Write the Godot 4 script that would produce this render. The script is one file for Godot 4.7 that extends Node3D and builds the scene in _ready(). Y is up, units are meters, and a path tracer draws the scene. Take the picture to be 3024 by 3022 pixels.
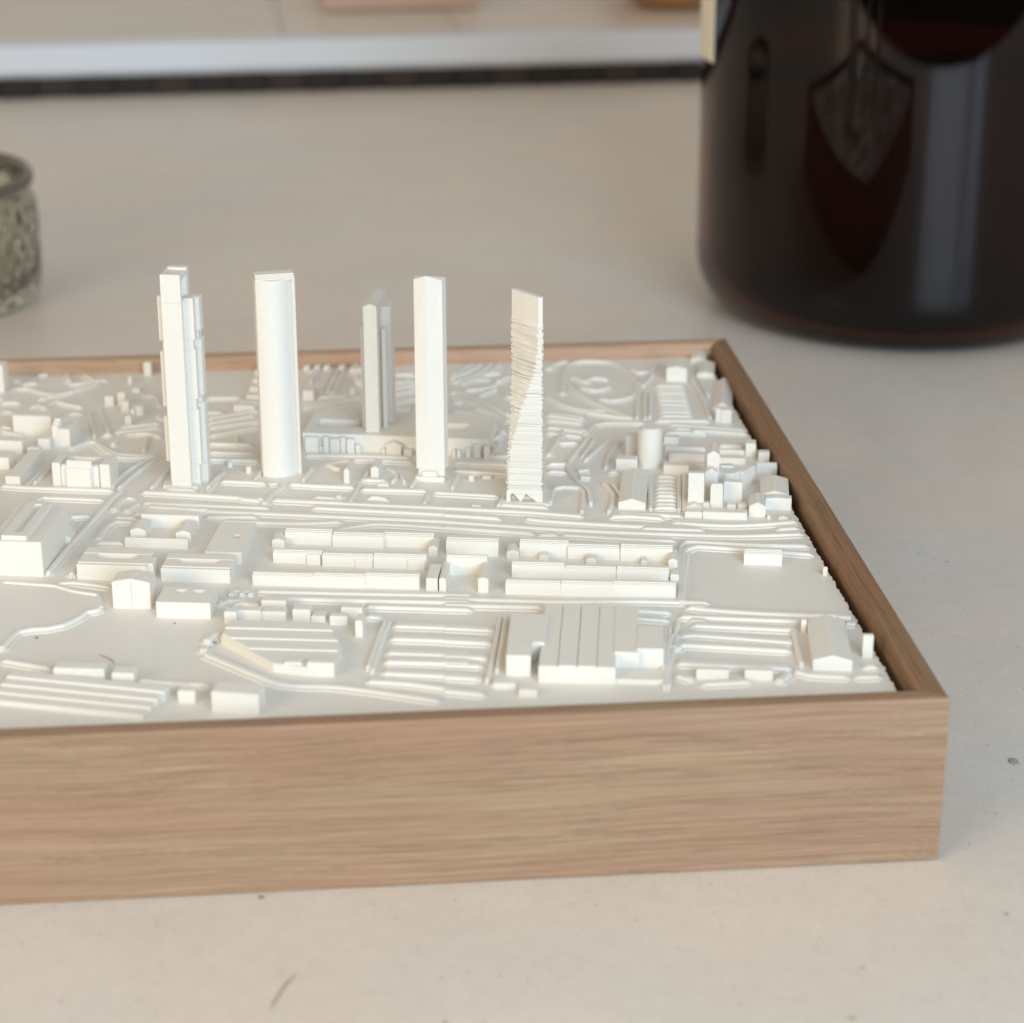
extends Node3D
# A framed white relief model of a city on a counter, with an amber jar and a pressed glass bowl behind it.
# Lengths of the relief model are given in millimetres from the frame's front right corner (x to the right, z to the viewer).

const TOP := 39.5          # height of the relief's ground, mm
var mat := {}
var city: Node3D
var ground: Node3D
var rng := RandomNumberGenerator.new()
var road_count := 0

# ---------------------------------------------------------------- shapes
class Shape:
	var v := PackedVector3Array()
	var uv := PackedVector2Array()
	var n := PackedVector3Array()
	var textured := false
	var smooth := false
	func tri(a: Vector3, b: Vector3, c: Vector3) -> void:      # counter-clockwise seen from outside
		v.append(a); v.append(c); v.append(b)
	func quad(a: Vector3, b: Vector3, c: Vector3, d: Vector3) -> void:
		tri(a, b, c); tri(a, c, d)
	func tri_uv(a: Vector3, b: Vector3, c: Vector3, ua: Vector2, ub: Vector2, uc: Vector2) -> void:
		textured = true
		tri(a, b, c)
		uv.append(ua); uv.append(uc); uv.append(ub)
	func quad_uv(a, b, c, d, ua, ub, uc, ud) -> void:
		tri_uv(a, b, c, ua, ub, uc); tri_uv(a, c, d, ua, uc, ud)
	func commit() -> ArrayMesh:
		var st := SurfaceTool.new()
		st.begin(Mesh.PRIMITIVE_TRIANGLES)
		if n.size() != v.size():
			st.set_smooth_group(0 if smooth else -1)
		for i in v.size():
			if textured:
				st.set_uv(uv[i])
			if n.size() == v.size():
				st.set_normal(n[i])
			st.add_vertex(v[i])
		if n.size() != v.size():
			st.generate_normals()
		return st.commit()

# frame of one printed block: mm, x along its front, z backwards from it, turned by deg
class Plot:
	var o := Vector2()
	var c := 1.0
	var s := 0.0
	func _init(x: float, z: float, deg: float) -> void:
		o = Vector2(x, z); c = cos(deg_to_rad(deg)); s = sin(deg_to_rad(deg))
	func at(x: float, z: float) -> Vector2:
		return Vector2(o.x + x * c + z * s, o.y + x * s - z * c)

func mm(x: float, y: float, z: float) -> Vector3:      # relief millimetres to the city model's own metres
	return Vector3(x + 150.0, y, z + 150.0) * 0.001

func inset(p: PackedVector2Array, by: float) -> PackedVector2Array:
	var out := PackedVector2Array()
	var k := p.size()
	for i in k:
		var a := (p[i] - p[(i + k - 1) % k]).normalized()
		var b := (p[(i + 1) % k] - p[i]).normalized()
		var na := Vector2(-a.y, a.x)
		var nb := Vector2(-b.y, b.x)
		var m := (na + nb)
		var l := maxf(m.length_squared() * 0.5, 0.3)
		out.append(p[i] + m / l * by)
	return out

func prism(sh: Shape, poly: PackedVector2Array, y0: float, y1: float, bevel := 0.28) -> void:
	var area := 0.0
	var k := poly.size()
	for i in k:
		area += poly[i].cross(poly[(i + 1) % k])
	var p := poly.duplicate()
	if area < 0.0:
		p.reverse()
	var top := inset(p, bevel) if bevel > 0.0 else p
	var ys := y1 - bevel
	for i in k:
		var a := p[i]
		var b := p[(i + 1) % k]
		var c := top[i]
		var d := top[(i + 1) % k]
		sh.quad(mm(b.x, y0, b.y), mm(a.x, y0, a.y), mm(a.x, ys, a.y), mm(b.x, ys, b.y))
		if bevel > 0.0:
			sh.quad(mm(b.x, ys, b.y), mm(a.x, ys, a.y), mm(c.x, y1, c.y), mm(d.x, y1, d.y))
	var t := Geometry2D.triangulate_polygon(top)
	for i in range(0, t.size(), 3):
		var a := top[t[i]]
		var b := top[t[i + 1]]
		var c := top[t[i + 2]]
		if (b - a).cross(c - a) > 0.0:
			sh.tri(mm(a.x, y1, a.y), mm(c.x, y1, c.y), mm(b.x, y1, b.y))
		else:
			sh.tri(mm(a.x, y1, a.y), mm(b.x, y1, b.y), mm(c.x, y1, c.y))

func rect(f: Plot, x0: float, x1: float, z0: float, z1: float) -> PackedVector2Array:
	return PackedVector2Array([f.at(x0, z0), f.at(x1, z0), f.at(x1, z1), f.at(x0, z1)])

func box(sh: Shape, f: Plot, x0: float, x1: float, z0: float, z1: float, y0: float, y1: float, bevel := 0.22) -> void:
	prism(sh, rect(f, x0, x1, z0, z1), y0, y1, bevel)

func disc(x: float, z: float, r: float, n: int) -> PackedVector2Array:
	var p := PackedVector2Array()
	for i in n:
		p.append(Vector2(x + r * cos(TAU * (i + 0.5) / n), z + r * sin(TAU * (i + 0.5) / n)))
	return p

func put(called: String, sh: Shape, m: Material, parent: Node) -> MeshInstance3D:
	var o := MeshInstance3D.new()
	o.name = called
	o.mesh = sh.commit()
	o.material_override = m
	parent.add_child(o, true)
	return o

func thing(called: String, label: String, category: String, where: Vector3) -> Node3D:
	var o := Node3D.new()
	o.name = called
	o.position = where
	o.set_meta("label", label)
	o.set_meta("category", category)
	add_child(o, true)
	return o

func structure(o: Node) -> void:
	o.set_meta("kind", "structure")

# ---------------------------------------------------------------- printed houses
func solid(a: Array) -> Shape:
	var sh := Shape.new()
	var kind: String = a[1]
	var h: float = a[7] + rng.randf_range(-0.04, 0.04)
	var base := TOP - 0.6
	if kind == "cyl":
		prism(sh, disc(a[2], a[3], a[4], int(a[5])), base, TOP + h)
		return sh
	if kind == "ring":
		var r: float = a[4]
		prism(sh, disc(a[2], a[3], r, 14), base, TOP + h * 0.55, 0.1)
		for i in 11:
			var q0 := TAU * (i + 0.5) / 14.0 + 0.6
			var q1 := TAU * (i + 1.5) / 14.0 + 0.6
			var p := PackedVector2Array([Vector2(cos(q0), sin(q0)) * r, Vector2(cos(q1), sin(q1)) * r, Vector2(cos(q1), sin(q1)) * r * 0.6, Vector2(cos(q0), sin(q0)) * r * 0.6])
			for k in 4:
				p[k] += Vector2(a[2], a[3])
			prism(sh, p, TOP, TOP + h, 0.0)
		return sh
	var f := Plot.new(a[2], a[3], a[6])
	var w: float = a[4]
	var d: float = a[5]
	var y := TOP + h
	match kind:
		"box":
			box(sh, f, 0, w, 0, d, base, y)
		"rib":                                     # low gable, printed in steps that run to the back
			var n: int = a[8]
			var rise: float = a[9]
			box(sh, f, 0, w, 0, d, base, y - rise, 0.08)
			for k in n:
				var e := w * 0.5 * (k + 0.75) / (n + 0.55)
				box(sh, f, e, w - e, 0.02 * (k + 1), d - 0.02 * (k + 1), y - rise - 0.1, y - rise + rise * (k + 1) / n, 0.09)
		"rowrib":                                  # low gable, printed in steps that run along the front
			var n: int = a[8]
			var rise := minf(0.24 * n, h * 0.5)
			box(sh, f, 0, w, 0, d, base, y - rise, 0.1)
			for k in n:
				var e := d * 0.5 * (k + 0.7) / (n + 0.7)
				box(sh, f, 0.02 * (k + 1), w - 0.02 * (k + 1), e, d - e, y - rise - 0.1, y - rise + rise * (k + 1) / n, 0.1)
		"court":
			var t: float = minf(a[8], minf(w, d) * 0.36)
			box(sh, f, 0, w, 0, t, base, y - 0.25, 0.1)
			box(sh, f, 0.1, w - 0.1, t * 0.3, t, y - 0.3, y, 0.1)
			box(sh, f, 0, w, d - t, d, base, y - 0.05, 0.15)
			box(sh, f, 0, t, t, d - t, base, y - 0.15, 0.15)
			box(sh, f, w - t, w, t, d - t, base, y - 0.1, 0.15)
			box(sh, f, t, w - t, t, d - t, base, TOP + h * (1.0 - float(a[9]) * 0.5), 0.0)
		"stairs":                                  # broad roof rising to the back in steps
			var n: int = a[8]
			for k in n:
				box(sh, f, 0, w - 0.5 * (n - 1 - k), d * k / n, d * (k + 1) / n, base, TOP + h * (0.45 + 0.55 * k / (n - 1)), 0.2)
		"slot_block":                              # flat block with a raised rim round a long slot
			box(sh, f, 0, w, 0, d, base, y, 0.15)
			var l := w * 0.22
			var r := w * 0.70
			for c in [[l, r, 1.2, 4.0], [l, w * 0.40, 4.0, d - 2.5], [w * 0.55, r, 4.0, d - 2.5], [l, r, d - 2.5, d - 0.3]]:
				box(sh, f, c[0], c[1], c[2], c[3], y - 0.2, y + 1.3, 0.0)
		"podium":                                  # low hall with two long roof slots
			var cells := [[0.0, w, 0.0, 7.0], [0.0, 3.0, 7.0, 14.2], [19.0, 38.0, 7.0, 14.2], [52.0, w, 7.0, 14.2], [0.0, w, 14.2, d]]
			for c in cells:
				box(sh, f, c[0], c[1], c[2], c[3], base, y, 0.0)
			box(sh, f, 3.0, 19.0, 7.0, 14.2, base, y - 4.4, 0.0)
			box(sh, f, 38.0, 52.0, 7.0, 14.2, base, y - 4.4, 0.0)
		"slot_hall":
			box(sh, f, 0, w, 0, d, base, y - 0.5, 0.1)
			var n := 4
			for k in n:
				box(sh, f, w * k / n + 0.14, w * (k + 1) / n - 0.14, 0.0, d, y - 0.6, y + (0.0 if k in [1, 2] else -0.2), 0.12)
		"hole", "hole2":
			var y1 := y
			if kind == "hole":
				var c0 := w * 0.56
				var c1 := w * 0.74
				for c in [[0.0, w, 0.0, d * 0.46], [0.0, c0, d * 0.46, d * 0.58], [c1, w, d * 0.46, d * 0.58], [0.0, w, d * 0.58, d]]:
					box(sh, f, c[0], c[1], c[2], c[3], base, y1, 0.0)
				box(sh, f, c0, c1, d * 0.46, d * 0.58, base, y1 - 1.6, 0.0)
			else:
				for c in [[0.0, w, 0.0, d * 0.58], [0.0, w * 0.26, d * 0.58, d * 0.82], [w * 0.46, w * 0.58, d * 0.58, d * 0.82], [w * 0.8, w, d * 0.58, d * 0.82], [0.0, w, d * 0.82, d]]:
					box(sh, f, c[0], c[1], c[2], c[3], base, y1, 0.0)
				box(sh, f, w * 0.26, w * 0.46, d * 0.58, d * 0.82, base, y1 - 0.9, 0.0)
				box(sh, f, w * 0.58, w * 0.8, d * 0.58, d * 0.82, base, y1 - 0.9, 0.0)
		"cubegable":
			box(sh, f, 0, w * 0.49, 0, d, base, y - 0.1, 0.15)
			box(sh, f, w * 0.51, w, 0, d, base, y - 0.1, 0.15)
			box(sh, f, w * 0.47, w * 0.53, 0.25, d - 0.1, base, y - 0.15, 0.0)
			for k in 4:
				var e := w * 0.5 * (k + 0.5) / 4.4
				box(sh, f, e, w - e, 0.03 * k + 0.05, d - 0.03 * k - 0.05, y - 0.2, y + 0.2 * (k + 1), 0.08)
	return sh

func building(called: String, label: String, pieces: Array) -> void:
	var first: MeshInstance3D = null
	for a in pieces:
		var sh := solid(a)
		if first == null:
			first = put(called, sh, mat.print, city)
			if label:
				first.set_meta("label", label)
		else:
			put(a[0], sh, mat.print, first)

# a raised road: a strip with rounded shoulders along a smoothed line of x, z pairs
func road(width: float, pts: Array) -> void:
	road_count += 1
	var h := 0.92 + 0.3 * fmod(road_count * 0.618034, 1.0)
	strip("road", width, h, pts)
	if width > 1.4:                                # the lower shoulder that the road stands on
		strip("road_shoulder", width + 1.9 + 0.5 * fmod(road_count * 0.381966, 1.0), 0.26 + 0.14 * fmod(road_count * 0.754878, 1.0), pts)

func strip(called: String, width: float, h: float, pts: Array) -> void:
	var line := PackedVector2Array()
	for i in range(0, pts.size(), 2):
		line.append(Vector2(pts[i], pts[i + 1]))
	var k := line.size()
	var fine := PackedVector2Array()
	for i in k - 1:
		var p0 := line[maxi(i - 1, 0)]
		var p3 := line[mini(i + 2, k - 1)]
		var parts := clampi(int(line[i].distance_to(line[i + 1]) / 2.2), 1, 6) if k > 2 else 1
		for j in parts:
			fine.append(line[i].cubic_interpolate(line[i + 1], p0, p3, float(j) / parts))
	fine.append(line[k - 1])
	var hw := width * 0.5
	var prof := [[-1.0, 0.0, -0.4], [-1.0, 0.0, h * 0.52], [-1.0, 0.12, h * 0.78], [-1.0, 0.34, h * 0.95], [-1.0, 0.62, h], [1.0, 0.62, h], [1.0, 0.34, h * 0.95], [1.0, 0.12, h * 0.78], [1.0, 0.0, h * 0.52], [1.0, 0.0, -0.4]]
	var along := [0.0]
	for i in range(1, fine.size()):
		along.append(along[-1] + fine[i].distance_to(fine[i - 1]))
	var total: float = along[-1]
	# short ramps where a road begins and ends
	var stations := []
	for i in fine.size():
		stations.append([fine[i], along[i]])
	for extra in [0.6, 1.6, total - 1.6, total - 0.6]:
		if total > 4.0:
			for i in range(1, fine.size()):
				if along[i - 1] < extra and extra < along[i]:
					stations.append([fine[i - 1].lerp(fine[i], (extra - along[i - 1]) / (along[i] - along[i - 1])), extra])
	stations.sort_custom(func(a, b): return a[1] < b[1])
	var rows := []
	var ns := stations.size()
	for i in ns:
		var dir: Vector2 = (stations[mini(i + 1, ns - 1)][0] - stations[maxi(i - 1, 0)][0]).normalized()
		var side := Vector2(-dir.y, dir.x)
		var near := minf(stations[i][1], total - float(stations[i][1]))
		var rise := clampf(0.12 + near / 1.7, 0.0, 1.0) if total > 4.0 else 1.0
		var slim := clampf(0.55 + near / 3.0, 0.0, 1.0) if total > 4.0 else 1.0
		var row := PackedVector3Array()
		for q in prof:
			var off: float = q[0] * maxf(hw * slim - q[1], 0.02)
			var at: Vector2 = stations[i][0] + side * off
			row.append(mm(clampf(at.x, -291.0, -8.6), TOP + (q[2] * rise if q[2] > 0.0 else q[2]), clampf(at.y, -293.3, -6.9)))
		rows.append(row)
	var sh := Shape.new()
	for i in rows.size() - 1:
		for j in prof.size() - 1:
			sh.quad(rows[i][j], rows[i][j + 1], rows[i + 1][j + 1], rows[i + 1][j])
	for j in range(1, prof.size() - 1):
		sh.tri(rows[0][0], rows[0][j + 1], rows[0][j])
		sh.tri(rows[-1][0], rows[-1][j], rows[-1][j + 1])
	put(called, sh, mat.print, ground)

# ---------------------------------------------------------------- textures
func noise(sd: int, freq: float, octaves := 3) -> FastNoiseLite:
	var f := FastNoiseLite.new()
	f.seed = sd
	f.noise_type = FastNoiseLite.TYPE_SIMPLEX_SMOOTH
	f.frequency = freq
	f.fractal_octaves = octaves
	return f

func image_texture(im: Image) -> ImageTexture:
	im.generate_mipmaps()
	return ImageTexture.create_from_image(im)

func wood_texture(sd: int, light: Color, dark: Color) -> Array:
	var w := 2048
	var h := 640                                   # 0.32 m long, 0.1 m round the profile
	var im := Image.create(w, h, false, Image.FORMAT_RGB8)
	var bump := Image.create(w, h, false, Image.FORMAT_RGB8)
	var warp := noise(sd, 0.0022, 2)
	var band := noise(sd + 1, 0.011, 3)
	var fibre := noise(sd + 2, 0.03, 3)
	var pore := noise(sd + 3, 0.05, 1)
	var tint := noise(sd + 4, 0.004, 2)
	var pink := Color(light.r * 1.0, light.g * 0.93, light.b * 0.94)
	for y in h:
		for x in w:
			var yy := y + 9.0 * warp.get_noise_2d(x * 0.8, y * 0.35)
			var b := band.get_noise_2d(x * 0.030, yy * 2.4)
			var f := fibre.get_noise_2d(x * 0.055, yy * 4.6)
			var p := pore.get_noise_2d(x * 0.13, yy * 9.0 + 400.0)
			var fine := pore.get_noise_2d(x * 0.05 + 900.0, yy * 14.0)
			var t := clampf(0.40 + 0.12 * b + 0.32 * f + 0.30 * fine, 0.0, 1.0)
			var hole := smoothstep(0.30, 0.62, p) * (0.30 + 0.70 * clampf(0.5 + b * 1.6, 0.0, 1.0))
			var c := light.lerp(pink, clampf(0.5 + 1.3 * tint.get_noise_2d(x * 0.3, yy * 2.0), 0.0, 1.0)).lerp(dark, t)
			c = c.lerp(dark * 0.74, hole * 0.42)
			im.set_pixel(x, y, c)
			var g := clampf(0.75 - 0.5 * hole + 0.16 * f + 0.1 * fine, 0.0, 1.0)
			bump.set_pixel(x, y, Color(g, g, g))
	return [image_texture(im), image_texture(bump)]

func counter_texture() -> Array:
	var n := 2048                                  # 0.5 m a side
	var im := Image.create(n, n, false, Image.FORMAT_RGB8)
	var cloud := noise(31, 0.0035, 4)
	var cloud2 := noise(35, 0.0022, 3)
	var mid := noise(32, 0.03, 3)
	var grit := noise(33, 0.22, 2)
	var base := Color(0.882, 0.842, 0.792)
	for y in n:
		for x in n:
			var v := 1.0 + 0.020 * cloud.get_noise_2d(x, y) + 0.018 * mid.get_noise_2d(x, y) + 0.045 * grit.get_noise_2d(x, y)
			var warm := 0.022 * cloud2.get_noise_2d(x + 900.0, y)
			im.set_pixel(x, y, Color(base.r * v * (1.0 + warm), base.g * v, base.b * v * (1.0 - warm)))
	var r := RandomNumberGenerator.new()
	r.seed = 77
	for i in 7500:                                 # pits, flecks of lime and of dark sand
		var cx := r.randi_range(4, n - 5)
		var cy := r.randi_range(4, n - 5)
		var rad := 0.6 + 1.5 * pow(r.randf(), 3.0) + (2.6 if r.randf() < 0.02 else 0.0)
		var kind := r.randf()
		var to := Color(0.40, 0.37, 0.33) if kind < 0.62 else Color(0.92, 0.90, 0.86) if kind < 0.86 else Color(0.60, 0.52, 0.43)
		var amount := r.randf_range(0.10, 0.55)
		var squeeze := r.randf_range(0.6, 1.7)
		var reach := int(ceil(rad * 1.8))
		for dy in range(-reach, reach + 1):
			for dx in range(-reach, reach + 1):
				var d := sqrt(dx * dx * squeeze + dy * dy / squeeze) / rad
				if d < 1.0:
					var px := (cx + dx + n) % n
					var py := (cy + dy + n) % n
					im.set_pixel(px, py, im.get_pixel(px, py).lerp(to, amount * (1.0 - d * d)))
	var bump := Image.create(512, 512, false, Image.FORMAT_RGB8)
	var bn := noise(51, 0.05, 4)
	for y in 512:
		for x in 512:
			var g := 0.5 + 0.4 * bn.get_noise_2d(x, y)
			bump.set_pixel(x, y, Color(g, g, g))
	return [image_texture(im), image_texture(bump)]

func print_bump() -> ImageTexture:                 # faint diagonal print lines and a soft unevenness; 512 px = 20 mm
	var im := Image.create(512, 512, false, Image.FORMAT_RGB8)
	var a := noise(61, 0.02, 3)
	for y in 512:
		for x in 512:
			var g := 0.5 + 0.14 * sin(TAU * (x + y) / 10.6667) + 0.22 * a.get_noise_2d(x * 0.8, y * 0.8)
			im.set_pixel(x, y, Color(g, g, g))
	return image_texture(im)

func print_tone() -> ImageTexture:                 # the slight patchiness of printed plastic
	var im := Image.create(512, 512, false, Image.FORMAT_RGB8)
	var a := noise(71, 0.012, 4)
	var b := noise(72, 0.15, 2)
	for y in 512:
		for x in 512:
			var g := 0.988 + 0.009 * a.get_noise_2d(x, y) + 0.005 * b.get_noise_2d(x, y)
			im.set_pixel(x, y, Color(g, g * (0.997 + 0.004 * a.get_noise_2d(y, x)), g * 0.996))
	return image_texture(im)

func material(c: Color, rough: float, spec := 0.5) -> StandardMaterial3D:
	var m := StandardMaterial3D.new()
	m.albedo_color = c
	m.roughness = rough
	m.metallic_specular = spec
	return m

func materials() -> void:
	var pm := material(Color(0.925, 0.908, 0.866), 0.5, 0.45)
	pm.albedo_texture = print_tone()
	pm.heightmap_enabled = true
	pm.heightmap_texture = print_bump()
	pm.heightmap_scale = 0.005
	pm.uv1_triplanar = true
	pm.uv1_scale = Vector3(50, 50, 50)
	mat.print = pm
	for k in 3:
		var t := wood_texture(100 + 20 * k, [Color(0.685, 0.583, 0.472), Color(0.62, 0.50, 0.375), Color(0.80, 0.70, 0.59)][k], [Color(0.52, 0.415, 0.315), Color(0.44, 0.335, 0.235), Color(0.66, 0.54, 0.43)][k])  # wood1 is darkened: the right rail's weaker light is put into its colour
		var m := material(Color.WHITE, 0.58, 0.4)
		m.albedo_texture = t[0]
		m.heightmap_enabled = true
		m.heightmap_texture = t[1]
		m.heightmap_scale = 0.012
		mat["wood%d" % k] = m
	mat.floor = material(Color(0.26, 0.17, 0.125), 0.5)
	var ct := counter_texture()
	var cm := material(Color.WHITE, 0.36, 0.45)
	cm.albedo_texture = ct[0]
	cm.heightmap_enabled = true
	cm.heightmap_texture = ct[1]
	cm.heightmap_scale = 0.01
	mat.counter = cm
	mat.dark = material(Color(0.15, 0.125, 0.105), 0.8)
	mat.dark2 = material(Color(0.20, 0.165, 0.14), 0.8)
	mat.rail = material(Color(0.85, 0.87, 0.90), 0.35)
	mat.label = material(Color(0.90, 0.865, 0.79), 0.7)
	mat.pink = material(Color(0.78, 0.68, 0.61), 0.7)
	mat.orange = material(Color(0.76, 0.58, 0.36), 0.5)
	mat.fibre = material(Color(0.68, 0.55, 0.50), 0.8)
	mat.hair = material(Color(0.64, 0.56, 0.49), 0.8)
	mat.grime = material(Color(0.60, 0.54, 0.48), 0.9)
	var amber := material(Color(0.36, 0.175, 0.075, 0.0), 0.02, 0.29)
	amber.refraction_enabled = true
	amber.refraction_scale = 0.039
	mat.amber = amber
	var clear := material(Color(0.90, 0.90, 0.85, 0.0), 0.03)
	clear.refraction_enabled = true
	clear.refraction_scale = 0.05
	mat.clear = clear
	var rim := material(Color(0.50, 0.475, 0.41, 0.45), 0.16)
	rim.refraction_enabled = true
	rim.refraction_scale = 0.05
	mat.rim = rim

# ---------------------------------------------------------------- the setting
func setting() -> void:
	var f := Plot.new(0, 0, 0)
	# counter slab, 40 mm thick, its front edge behind the viewer's side of the picture
	var sh := Shape.new()
	var x0 := -1.5; var x1 := 1.4; var z0 := -1.09; var z1 := 0.30; var y1 := -0.04
	var u := func(x: float, z: float) -> Vector2: return Vector2(x, z) * 2.0
	sh.quad_uv(Vector3(x0, 0, z1), Vector3(x1, 0, z1), Vector3(x1, 0, z0), Vector3(x0, 0, z0), u.call(x0, z1), u.call(x1, z1), u.call(x1, z0), u.call(x0, z0))
	sh.quad_uv(Vector3(x0, y1, z1), Vector3(x1, y1, z1), Vector3(x1, 0, z1), Vector3(x0, 0, z1), u.call(x0, y1), u.call(x1, y1), u.call(x1, 0), u.call(x0, 0))
	sh.quad_uv(Vector3(x0, y1, z0), Vector3(x1, y1, z0), Vector3(x1, y1, z1), Vector3(x0, y1, z1), u.call(x0, z0), u.call(x1, z0), u.call(x1, z1), u.call(x0, z1))
	sh.quad_uv(Vector3(x1, y1, z1), Vector3(x1, y1, z0), Vector3(x1, 0, z0), Vector3(x1, 0, z1), u.call(z1, y1), u.call(z0, y1), u.call(z0, 0), u.call(z1, 0))
	sh.quad_uv(Vector3(x0, y1, z0), Vector3(x0, y1, z1), Vector3(x0, 0, z1), Vector3(x0, 0, z0), u.call(z0, y1), u.call(z1, y1), u.call(z1, 0), u.call(z0, 0))
	sh.quad_uv(Vector3(x1, y1, z0), Vector3(x0, y1, z0), Vector3(x0, 0, z0), Vector3(x1, 0, z0), u.call(x1, y1), u.call(x0, y1), u.call(x0, 0), u.call(x1, 0))
	var o := put("counter", sh, mat.counter, self)
	structure(o)
	# the room's dark floor far below the counter, seen only in the jar's reflections
	sh = Shape.new()
	sh.quad(Vector3(-9, -0.92, 12), Vector3(9, -0.92, 12), Vector3(9, -0.92, -3), Vector3(-9, -0.92, -3))
	structure(put("floor", sh, mat.floor, self))
	# the raised ledge behind: dark recessed plinth, white front rail, slabs on top
	var ledge := Node3D.new()
	ledge.name = "ledge"
	ledge.position = Vector3(-0.3478, 0, -1.0201)
	ledge.rotation.y = deg_to_rad(2.33)
	add_child(ledge, true)
	structure(ledge)
	var at := 0.0
	var r := RandomNumberGenerator.new()
	r.seed = 5
	for i in 76:                                   # upright slats in the recess, its shadow put into their dark colours
		var wd := 0.0238
		block(ledge, "slat", Vector3(-0.95 + i * 0.025, 0.0005, -0.0115 - 0.0015 * (i % 2)), Vector3(wd, 0.0125, 0.01), mat.dark if i % 3 else mat.dark2)
	block(ledge, "plinth", Vector3(-0.95, 0.0003, -0.18), Vector3(1.95, 0.0129, 0.14), mat.dark)
	block(ledge, "front_rail", Vector3(-0.95, 0.0135, -0.022), Vector3(1.95, 0.0215, 0.022), mat.rail, 0.004)
	var cuts := [-0.95, -0.25, 0.186, 0.305, 0.42, 0.95]
	for i in 5:
		var p := Shape.new()
		var a: float = cuts[i] + 0.0004
		var b: float = cuts[i + 1] - 0.0004
		var y := 0.0345 + 0.0004 * (i % 2)
		p.quad_uv(Vector3(a, y, -0.0225), Vector3(b, y, -0.0225), Vector3(b, y, -0.50), Vector3(a, y, -0.50), Vector2(a, 0), Vector2(b, 0), Vector2(b, -0.9), Vector2(a, -0.9))
		p.quad_uv(Vector3(a, 0.014, -0.0225), Vector3(b, 0.014, -0.0225), Vector3(b, y, -0.0225), Vector3(a, y, -0.0225), Vector2(a, 0), Vector2(b, 0), Vector2(b, 0.02), Vector2(a, 0.02))
		p.quad_uv(Vector3(b, 0.014, -0.0225), Vector3(b, 0.014, -0.5), Vector3(b, y, -0.5), Vector3(b, y, -0.0225), Vector2(a, 0), Vector2(b, 0), Vector2(b, 0.02), Vector2(a, 0.02))
		p.quad_uv(Vector3(a, 0.014, -0.5), Vector3(a, 0.014, -0.0225), Vector3(a, y, -0.0225), Vector3(a, y, -0.5), Vector2(a, 0), Vector2(b, 0), Vector2(b, 0.02), Vector2(a, 0.02))
		p.quad_uv(Vector3(b, 0.014, -0.5), Vector3(a, 0.014, -0.5), Vector3(a, y, -0.5), Vector3(b, y, -0.5), Vector2(a, 0), Vector2(b, 0), Vector2(b, 0.02), Vector2(a, 0.02))
		put("slab", p, mat.counter, ledge)

# a chamfered block, metres, from its lower left back corner
func block(parent: Node, called: String, p: Vector3, s: Vector3, m: Material, ch := 0.0008) -> MeshInstance3D:
	var sh := Shape.new()
	var ring := func(y: float, e: float) -> Array:
		return [Vector3(p.x + e, y, p.z + s.z - e), Vector3(p.x + s.x - e, y, p.z + s.z - e), Vector3(p.x + s.x - e, y, p.z + e), Vector3(p.x + e, y, p.z + e)]
	var rows := [ring.call(p.y, ch), ring.call(p.y + ch, 0.0), ring.call(p.y + s.y - ch, 0.0), ring.call(p.y + s.y - ch * 0.3, ch * 0.3), ring.call(p.y + s.y, ch)]
	for i in rows.size() - 1:
		for k in 4:
			sh.quad(rows[i][k], rows[i][(k + 1) % 4], rows[i + 1][(k + 1) % 4], rows[i + 1][k])
	sh.quad(rows[-1][0], rows[-1][1], rows[-1][2], rows[-1][3])
	sh.quad(rows[0][3], rows[0][2], rows[0][1], rows[0][0])
	return put(called, sh, m, parent)

# ---------------------------------------------------------------- the oak frame
func rail(called: String, parent: Node, length: float, m: Material, turn: float, where: Vector3, label: String, off: float) -> void:
	var w := 6.44
	var h := 44.44
	var prof := []                                  # [in from the outer face, height], bottom outer edge round to bottom inner edge
	prof.append([0.5, 0.0]); prof.append([0.0, 0.5])
	for i in 6:
		var t := PI * 0.5 * i / 5.0
		prof.append([0.9 - 0.9 * cos(t), h - 0.9 + 0.9 * sin(t)])
	for i in 7:
		var t := PI * 0.5 * i / 6.0
		prof.append([w - 2.0 + 2.0 * sin(t), h - 2.0 + 2.0 * cos(t)])
	prof.append([w, 0.0])
	var sh := Shape.new()
	var round_ := 0.0
	var k := prof.size()
	for j in k:
		var a: Array = prof[j]
		var b: Array = prof[(j + 1) % k]
		var step := Vector2(b[0] - a[0], b[1] - a[1]).length() * 0.01
		var pa := Vector3(a[0], a[1], -a[0]) * 0.001
		var pb := Vector3(b[0], b[1], -b[0]) * 0.001
		var qa := Vector3(length - a[0], a[1], -a[0]) * 0.001
		var qb := Vector3(length - b[0], b[1], -b[0]) * 0.001
		var parts := 1
		sh.quad_uv(pa, qa, qb, pb, Vector2(pa.x / 0.32 + off, round_), Vector2(qa.x / 0.32 + off, round_), Vector2(qb.x / 0.32 + off, round_ + step), Vector2(pb.x / 0.32 + off, round_ + step))
		round_ += step
	for j in range(1, k - 1):                       # mitred ends
		var e := []
		for i in [0, j, j + 1]:
			e.append(Vector3(prof[i][0], prof[i][1], -prof[i][0]) * 0.001)
		sh.tri_uv(e[0], e[1], e[2], Vector2(0.1, e[0].y * 10), Vector2(0.11, e[1].y * 10), Vector2(0.12, e[2].y * 10))
		var g := []
		for i in [0, j, j + 1]:
			g.append(Vector3(length - prof[i][0], prof[i][1], -prof[i][0]) * 0.001)
		sh.tri_uv(g[0], g[2], g[1], Vector2(0.1, g[0].y * 10), Vector2(0.11, g[2].y * 10), Vector2(0.12, g[1].y * 10))
	var o := put(called, sh, m, parent)
	o.position = where
	o.rotation.y = turn
	if label:
		o.set_meta("label", label)

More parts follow.
